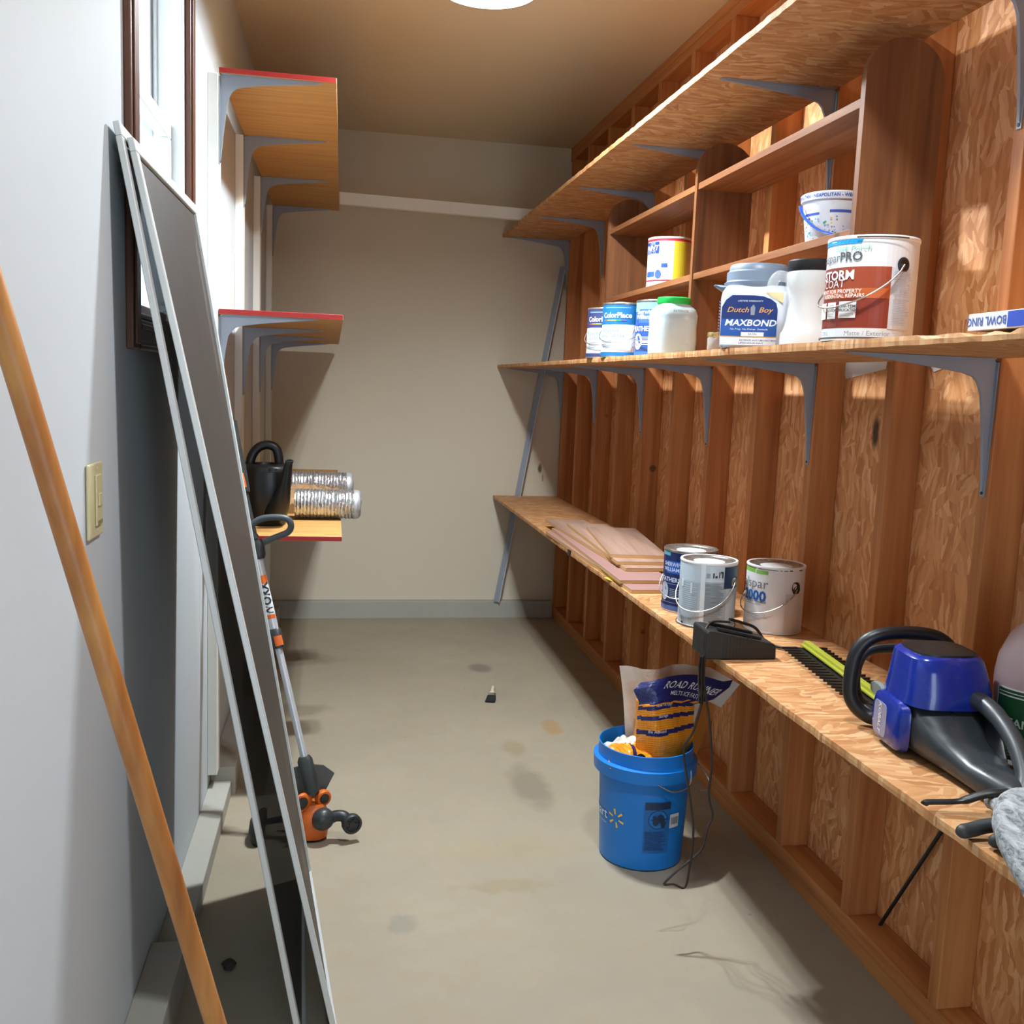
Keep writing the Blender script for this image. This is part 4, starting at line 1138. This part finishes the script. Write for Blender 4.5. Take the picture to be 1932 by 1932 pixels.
# ------------------------------------------------------------------ string trimmer leaning by the left shelf
t = thing('string_trimmer', (-.03, 3.08, fz(3.08) + .001), 'orange and black string trimmer with silver shaft standing by the left shelves', 'string trimmer')
OT = Vector((-.03, 3.08, fz(3.08) + .001))
M_OR = pm('trimmer_orange', '#c9631f', .4, var=.1, scale=14)
M_SIL = pm('silver_shaft', '#c3c8cd', .35, .35, var=.05, scale=6)
M_CHAR = pm('charcoal_plastic', '#2b2f30', .45, var=.12, scale=14)
def TM():
    m = MB(); m.M = Matrix.Translation(-OT); return m
A0, A1, A2, A3 = Vector((-.058, 3.10, .262)), Vector((-.154, 3.19, .635)), Vector((-.215, 3.235, .885)), Vector((-.272, 3.285, 1.125))
ax = (A2 - A0).normalized()
TM().tube([A0 - ax * .03, A1], .0115, 16).build('lower_shaft', M_SIL, t, smooth=60)
us = TM().tube([A1, A2 + ax * .02], .0145, 16).build('upper_shaft', M_SIL, t, smooth=60)
# maker's sticker on the upper shaft
sx = Vector((1, 0, 0)); sx = (sx - ax * sx.dot(ax)).normalized(); sy = ax.cross(sx)       # sy points away from the viewer or towards it
if sy.y > 0: sy = -sy
ax2 = (A2 - A1).normalized(); P0 = A1 + (A2 - A1) * .26; P1 = A1 + (A2 - A1) * .80
def onsh(along, across, off=.0004):
    a = across / .0145; return P0 + ax2 * along + (sx * sin(a) + sy * cos(a)) * (.0145 + off) - OT
Ls = (P1 - P0).length
m = MB(); m.mat(0); m.grid(lambda u, v: onsh(v * Ls, (u - .5) * .034), 8, 6)
m.mat(1); m.grid(lambda u, v: onsh(Ls * (.80 + .20 * v), (u - .5) * .030, .0008), 6, 2); m.grid(lambda u, v: onsh(Ls * .09 * v, (u - .5) * .030, .0008), 6, 2)
m.mat(2); m.text('WORX', lambda a, b_: onsh(Ls * .445 + a, -b_, .0024), .034, bold=.03)
m.build('sticker', [pc('#d5d8d8'), pc('#d9641c'), pc('#15202c')], us)
TM().loft([(A1 - ax * .03, sx * .020, sy * .019, 3), (A1 - ax * .005, sx * .022, sy * .021, 3), (A1 + ax * .028, sx * .021, sy * .020, 3), (A1 + ax * .034, sx * .017, sy * .016, 3)], 20).build('height_collar', M_CHAR, t, smooth=45)
TM().loft([(A1 - ax * .022 + sy * .018 + sx * .006, sx * .013, sy * .006, 4), (A1 + ax * .010 + sy * .019 + sx * .006, sx * .013, sy * .006, 4)], 16).build('release_button', pm('button_orange', '#e56a1b', .4), t, smooth=40)
TM().loft([(A2, sx * .020, sy * .019, 3), (A2 + ax * .012, sx * .026, sy * .024, 3), (A2 + ax * .05, sx * .030, sy * .026, 3.5), (A2 + ax * .062, sx * .026, sy * .022, 3)], 20).build('handle_clamp', M_CHAR, t, smooth=45)
TM().tube(spline([(-.222, 3.235, .955), (-.240, 3.232, .988), (-.212, 3.23, 1.016), (-.165, 3.228, 1.024), (-.128, 3.228, 1.020), (-.114, 3.23, 1.000), (-.124, 3.235, .975), (-.168, 3.238, .955), (-.200, 3.24, .940)], 6), .0105, 12).build('assist_handle', pm('grip_grey', '#42494d', .4, var=.1), t, smooth=60)
TM().tube([A2 + ax * .05, A3, A3 + ax * .05], .0135, 14).build('grip_tube', M_CHAR, t, smooth=60)
TM().loft([(A3 - ax * .03, sx * .020, sy * .022, 3), (A3 + ax * .03, sx * .024, sy * .028, 3), (A3 + ax * .14, sx * .026, sy * .034, 3), (A3 + ax * .20, sx * .030, sy * .040, 3)], 20).build('rear_grip', M_CHAR, t, smooth=50)
TM().loft([(A3 - ax * .018 + sy * .016, sx * .014, sy * .012, 4), (A3 + ax * .028 + sy * .020, sx * .014, sy * .012, 4)], 16).build('trigger_button', pm('button_orange', '#e56a1b', .4), t, smooth=40)
# head
TM().loft([(A0 + ax * .012, sx * .018, sy * .018, 3), (A0, sx * .024, sy * .023, 3.5), (A0 - ax * .06, sx * .026, sy * .025, 3.5), (A0 - ax * .105, sx * .023, sy * .022, 3)], 22).build('neck', pm('neck_dark', '#2a302f', .5, var=.15, scale=20), t, smooth=45)
C = Vector((-.030, 3.085, .0))
TM().loft([((-.035, 3.085, .012), X1 * .040, Y1 * .034, 2.4), ((-.034, 3.083, .020), X1 * .050, Y1 * .042, 2.6), ((-.032, 3.083, .055), X1 * .053, Y1 * .045, 2.8), ((-.030, 3.086, .095), X1 * .047, Y1 * .040, 2.8), ((-.032, 3.09, .125), X1 * .036, Y1 * .030, 2.6)], 28).build('motor_case', M_OR, t, smooth=50)
TM().loft([((-.035, 3.085, .001), X1 * .030, Y1 * .026, 2.2), ((-.035, 3.085, .016), X1 * .046, Y1 * .038, 2.3)], 24).build('base_shoe', M_CHAR, t, smooth=50)
for cx, rr, yy in ((-.062, .030, 3.055), (.002, .026, 3.085)):
    Rm = Matrix(((.95, 0, .30), (.30, 0, -.95), (0, 1, 0))).transposed()
    Rm = Matrix((Vector((.9, .43, 0)), Vector((0, 0, 1)), Vector((.43 if cx > -.03 else -.20, -.9, 0)).normalized())).transposed()
    TM().lathe([(0, -.010), (rr, -.010), (rr + .001, 0), (rr - .003, .008), (rr - .009, .009), (rr - .010, .006), (0, .006)], 24, (cx, yy, .140), Rm).build('pivot_ring', M_OR, t, smooth=40)
    TM().lathe([(0, .004), (rr - .011, .004), (rr - .012, .010), (0, .012)], 20, (cx, yy, .140), Rm).build('pivot_cap', M_CHAR, t, smooth=40)
Rm = Matrix((Vector((.93, .30, .20)).normalized(), Vector((-.15, -.12, .98)).normalized(), Vector((.30, -.93, -.02)).normalized())).transposed()
TM().lathe([(0, -.02), (.034, -.018), (.036, 0), (.032, .012), (.020, .022), (0, .026)], 28, (.003, 3.045, .085), Rm).build('spool_cap', pm('spool_dark', '#33393b', .4, var=.12, scale=16), t, smooth=50)
TM().tube(spline([(.02, 3.06, .080), (.045, 3.06, .090), (.070, 3.055, .086), (.080, 3.05, .060)], 5), .018, 12).build('wheel_arm', M_CHAR, t, smooth=60)
wh = TM(); Rm = Matrix((Vector((.95, .30, 0)), Vector((0, 0, 1)), Vector((.30, -.95, 0)).normalized())).transposed()
wh.lathe([(.014, -.010), (.029, -.012), (.032, -.008), (.032, .008), (.029, .012), (.023, .011), (.021, .006), (.012, .006), (.010, .010), (0, .011)], 28, (.092, 3.045, .068), Rm)
wh.build('edge_wheel', M_CHAR, t, smooth=40)
for k in range(5):
    a = 2 * pi * k / 5
    q = Rm @ Vector((cos(a) * .016, sin(a) * .016, .0085)); p = Rm @ Vector((cos(a) * .009, sin(a) * .009, .0085)); c_ = Vector((.092, 3.045, .068))
    TM().tube([c_ + p, c_ + p + (q - p) * 1.6], .0022, 6).build('wheel_spoke', M_DGREY, t)
TM().prism([(-.105, .075), (-.100, .215), (-.055, .228), (.0, .222), (.036, .195), (.008, .140), (-.02, .10)], lambda a, b_, u: (a, u + (b_ - .1) * .15, b_), 3.135, 3.140).build('debris_guard', pm('guard_grey', '#4d4f4c', .5, var=.1), t)
TM().loft([((-.20, 3.09, .004), X1 * .018, Y1 * .05, 2.3), ((-.205, 3.09, .03), X1 * .026, Y1 * .06, 2.3), ((-.20, 3.09, .07), X1 * .026, Y1 * .055, 2.3), ((-.185, 3.09, .10), X1 * .012, Y1 * .03, 2.2)], 22).build('flower_guard', M_CHAR, t, smooth=50)
TM().tube([(-.185, 3.10, .06), (-.07, 3.10, .075)], .010, 10).build('guard_arm', M_CHAR, t, smooth=60)

# ------------------------------------------------------------------ watering can on the lowest left shelf
t = thing('watering_can', (-.215, 3.66, .941), 'black plastic watering can on the lowest left shelf', 'watering can')
M_WC = pm('watering_can_black', '#111214', .38, var=.15, scale=10)
MB().loft([((0, 0, 0), X1 * .066, Y1 * .070, 2.4), ((0, 0, .008), X1 * .070, Y1 * .074, 2.4), ((0, 0, .12), X1 * .082, Y1 * .086, 2.4), ((0, 0, .190), X1 * .086, Y1 * .090, 2.4), ((0, 0, .205), X1 * .083, Y1 * .087, 2.4), ((.0, 0, .216), X1 * .074, Y1 * .078, 2.3), ((-.005, 0, .218), X1 * .045, Y1 * .05, 2.2), ((-.005, 0, .206), X1 * .042, Y1 * .047, 2.2)], 36).build('can_body', M_WC, t, smooth=45)
MB().tube(spline([(.030, -.050, .045), (.052, -.095, .085), (.068, -.120, .150), (.078, -.135, .215), (.082, -.140, .235)], 6), [0.044, 0.043, 0.041, 0.039, 0.037, 0.035, 0.033, 0.031, 0.029, 0.027, 0.025, 0.0235, 0.022, 0.0205, 0.019, 0.018, 0.017, 0.016, 0.015, 0.0145, 0.014, 0.0135, 0.013, 0.0125, 0.0125], 16).build('spout', M_WC, t, smooth=60)
Rm = Matrix((Vector((1, 0, 0)), Vector((0, .97, .24)), Vector((.1, -.24, .97)).normalized())).transposed()
MB().lathe([(.009, -.004), (.0138, -.004), (.0142, .004), (.0105, .005), (.009, .002), (.009, -.004)], 20, (.083, -.142, .238), Rm).build('spout_tip', pm('tip_dark', '#2a2f34', .3), t, smooth=40)
MB().tube(spline([(-.062, .0, .208), (-.052, 0, .246), (-.030, 0, .274), (.002, 0, .284), (.030, 0, .272), (.040, 0, .240), (.042, 0, .208)], 6), .0125, 12, flat=1.3).build('carry_handle', M_WC, t, smooth=60)
m = MB()
for k in range(3): m.tube([(.01, -.0905, .196 + k * .005), (.04, -.082, .196 + k * .005)], .0012, 6)
m.build('moulded_ribs', M_WC, t)

# ------------------------------------------------------------------ foil ducts and plastic wrap
def foil_mat(name):
    q = NT(name); P = q.tc.outputs['Object']
    n1 = q.n('TexVoronoi', None, Vector=P, Scale=60.0).outputs['Distance']; n2 = q.noise(P, 40, 4, .6, 1.0)[0]
    q.out(S('#d2d4d6'), q.rng(n2, .3, .7, .2, .38), .9); q.bump(q.math('ADD', n1, n2), .5, .005)
    return q.m
M_FOIL = foil_mat('crinkled_foil'); M_FOIL2 = pm('foil_cap', '#c9cdd2', .35, .6, var=.15, scale=30, bump=.5)
def duct(label, y, z, x0, x1, r, seed):
    t = thing('foil_duct', (x0, y, z), label, 'duct', 'foil ducts on the lowest left shelf')
    Rm = Matrix((Vector((0, 1, 0)), Vector((0, 0, 1)), Vector((1, 0, 0)))).transposed()
    n = int((x1 - x0) / .0042); prof = []
    rnd = random.Random(seed)
    for k in range(n + 1): prof.append((r - (.0035 if k % 3 == 1 else 0) + rnd.uniform(-.0006, .0006), (x1 - x0) * k / n))
    m = MB().lathe(prof, 40, (0, 0, 0), Rm)
    for i, p in enumerate(m.v):
        n_ = mnoise.noise(Vector(p) * 45 + Vector((seed, 0, 0))) * .0022
        m.v[i] = (p[0] + n_, p[1] * (1 + n_ * 8), p[2] * (1 + n_ * 8))
    m.build('duct_hose', M_FOIL, t, smooth=50)
    m = MB().lathe([(r * .97, -.004), (r, .004), (r * .96, .018), (r * .78, .026), (r * .55, .022), (0, .012)], 32, (x1 - x0, 0, 0), Rm)
    for i, p in enumerate(m.v):
        n_ = mnoise.noise(Vector(p) * 60 + Vector((seed, 4, 0))) * .004
        m.v[i] = (p[0] + n_, p[1] + n_, p[2] + n_)
    m.build('duct_end', M_FOIL2, t, smooth=70)
duct('crinkled silver foil duct nearer the shelf end, beside the watering can', 3.80, .941 + .0575, -.12, .098, .056, 1)
duct('crinkled silver foil duct farther back on the lowest left shelf', 4.50, .941 + .0575, -.20, .085, .056, 5)
def wrap(u, v):
    x_ = -.16 + .22 * u; y_ = 3.92 + .44 * v
    z_ = .945 + .055 * sin(pi * v) * (1 - .55 * u) + .022 * mnoise.noise(Vector((u * 5, v * 6, 1))) + .012 * mnoise.noise(Vector((u * 14, v * 14, 4)))
    return (x_, y_, max(.9425, z_ + .035))
m = MB(); m.grid(wrap, 26, 36)
q = NT('tan_film'); nz = q.noise(q.tc.outputs['Object'], 20, 4, .6, 1)[0]
q.out(S('#b08a66'), q.rng(nz, .3, .7, .12, .3)); q.b.inputs['Alpha'].default_value = .72; q.bump(nz, .5, .01)
tag(m.build('plastic_film', q.m, smooth=80), 'crumpled tan plastic film lying between the two foil ducts', 'plastic film')

# ------------------------------------------------------------------ window screens leaning on the left wall
def mesh_mat():
    q = NT('insect_mesh'); P = q.tc.outputs['Object']
    g = q.noise(q.mapping(P, sc=(1, 9, .7)), 4, 3)[0]
    q.out(q.mix(g, S('#2f2a26'), S('#403b36')), .5); q.b.inputs['Alpha'].default_value = .945
    q.bump(q.n('TexNoise', None, Vector=P, Scale=700.0, Detail=1.0).outputs[0], .25, .0008)
    return q.m
M_MESH = mesh_mat()
def screen(label, TN, TF, BN, BF):
    TN, TF, BN, BF = map(Vector, (TN, TF, BN, BF))
    t = thing('window_screen', BN, label, 'window screen', 'aluminium window screens leaning on the left wall')
    nrm = (TN - BN).cross(BF - BN).normalized()
    if nrm.x < 0: nrm = -nrm
    def B(u, v): return (BN * (1 - u) + BF * u) * (1 - v) + (TN * (1 - u) + TF * u) * v - BN
    fu, fv = .026 / .8, .026 / 1.95
    def bar(u0, u1, v0, v1, nm='frame_rail'):
        m = MB(); n = 14; rings = []
        for k in range(n + 1):
            s_ = k / n
            if u1 - u0 > v1 - v0: a = [B(u0 + (u1 - u0) * s_, v0), B(u0 + (u1 - u0) * s_, v1)]
            else: a = [B(u0, v0 + (v1 - v0) * s_), B(u1, v0 + (v1 - v0) * s_)]
            rings.append([a[0] - nrm * .006, a[0] + nrm * .006, a[1] + nrm * .006, a[1] - nrm * .006])
        m.rings(rings); return m.build(nm, M_ALU, t, bevel=.0015, bseg=1)
    bar(0, 1, 0, fv); bar(0, 1, 1 - fv, 1); bar(0, fu, fv, 1 - fv, 'frame_stile'); bar(1 - fu, 1, fv, 1 - fv, 'frame_stile')
    m = MB(); m.grid(lambda u, v: B(fu + (1 - 2 * fu) * u, fv + (1 - 2 * fv) * v) - nrm * .001, 10, 30)
    m.build('mesh_panel', M_MESH, t, smooth=60)
screen('dark mesh window screen behind, nearer the left wall', (-.392, 1.998, 1.925), (-.382, 2.83, 1.915), (-.030, 2.005, .004), (-.052, 2.83, .008))
screen('dark mesh window screen in front, facing the room', (-.372, 2.022, 1.903), (-.362, 2.84, 1.913), (.046, 2.022, .004), (-.034, 2.84, .008))

# ------------------------------------------------------------------ wooden pole, switch plate
M_POLE = wood_mat('pole_varnish', S('#b8783c'), S('#cf9450'), S('#8f5628'), 'Z', knots=0, rough=.45, scale=.7)
pa, pb = Vector((-.023, 1.448, fz(1.448) + .004)), Vector((-.388, 1.106, 1.735))
dr = (pb - pa).normalized()
Rq = dr.to_track_quat('Z', 'Y').to_matrix()
t = thing('wooden_pole', pa, 'varnished wooden broom pole leaning on the left wall in the foreground', 'pole')
ln = (pb - pa).length
MB().lathe([(0, 0), (.0135, 0), (.0142, .004), (.0142, ln * .5), (.0140, ln), (.012, ln + .006), (0, ln + .008)], 24, (0, 0, .004), Rq).build('shaft', M_POLE, t, smooth=50)
MB().lathe([(0, .0), (.0146, .0), (.0148, .004), (.0146, .05), (0, .05)], 24, (0, 0, .003), Rq).build('end_ferrule', M_TIN, t, smooth=50)

M_IV = pm('ivory_plastic', '#cfc79e', .4, var=.04)
y0, y1 = 1.795, 1.898
t = thing('switch_plate', (XL(1.846), 1.846, 1.243), 'ivory wall plate with a slim control switch on the left wall', 'switch plate')
sl = .013
m = MB(); m.M = Matrix.Rotation(-sl, 4, 'Z')
m.box(.0005, .007, -.050, .050, -.066, .066); m.build('cover_plate', M_IV, t, bevel=.003)
m = MB(); m.box(.0072, .0105, -.012, .030, -.045, .045); s_ = m.build('switch_body', M_IV, t, bevel=.0015)
MB().box(.0105, .0135, -.004, .020, -.010, .012).build('slider', M_IV, s_, bevel=.001)
MB().box(.0106, .0118, -.006, .026, -.043, -.036).build('rocker_shade_strip', pm('ivory_shadow', '#8f8a68', .5), s_)  # darker ivory strip, shade at the foot of the switch put into colour
for z in (-.055, .055): MB().lathe([(0, 0), (.003, 0), (.003, .001), (0, .0012)], 10, (.007, .009, z), Matrix(((0, 0, 1), (0, 1, 0), (-1, 0, 0)))).build('screw', M_IV, t)
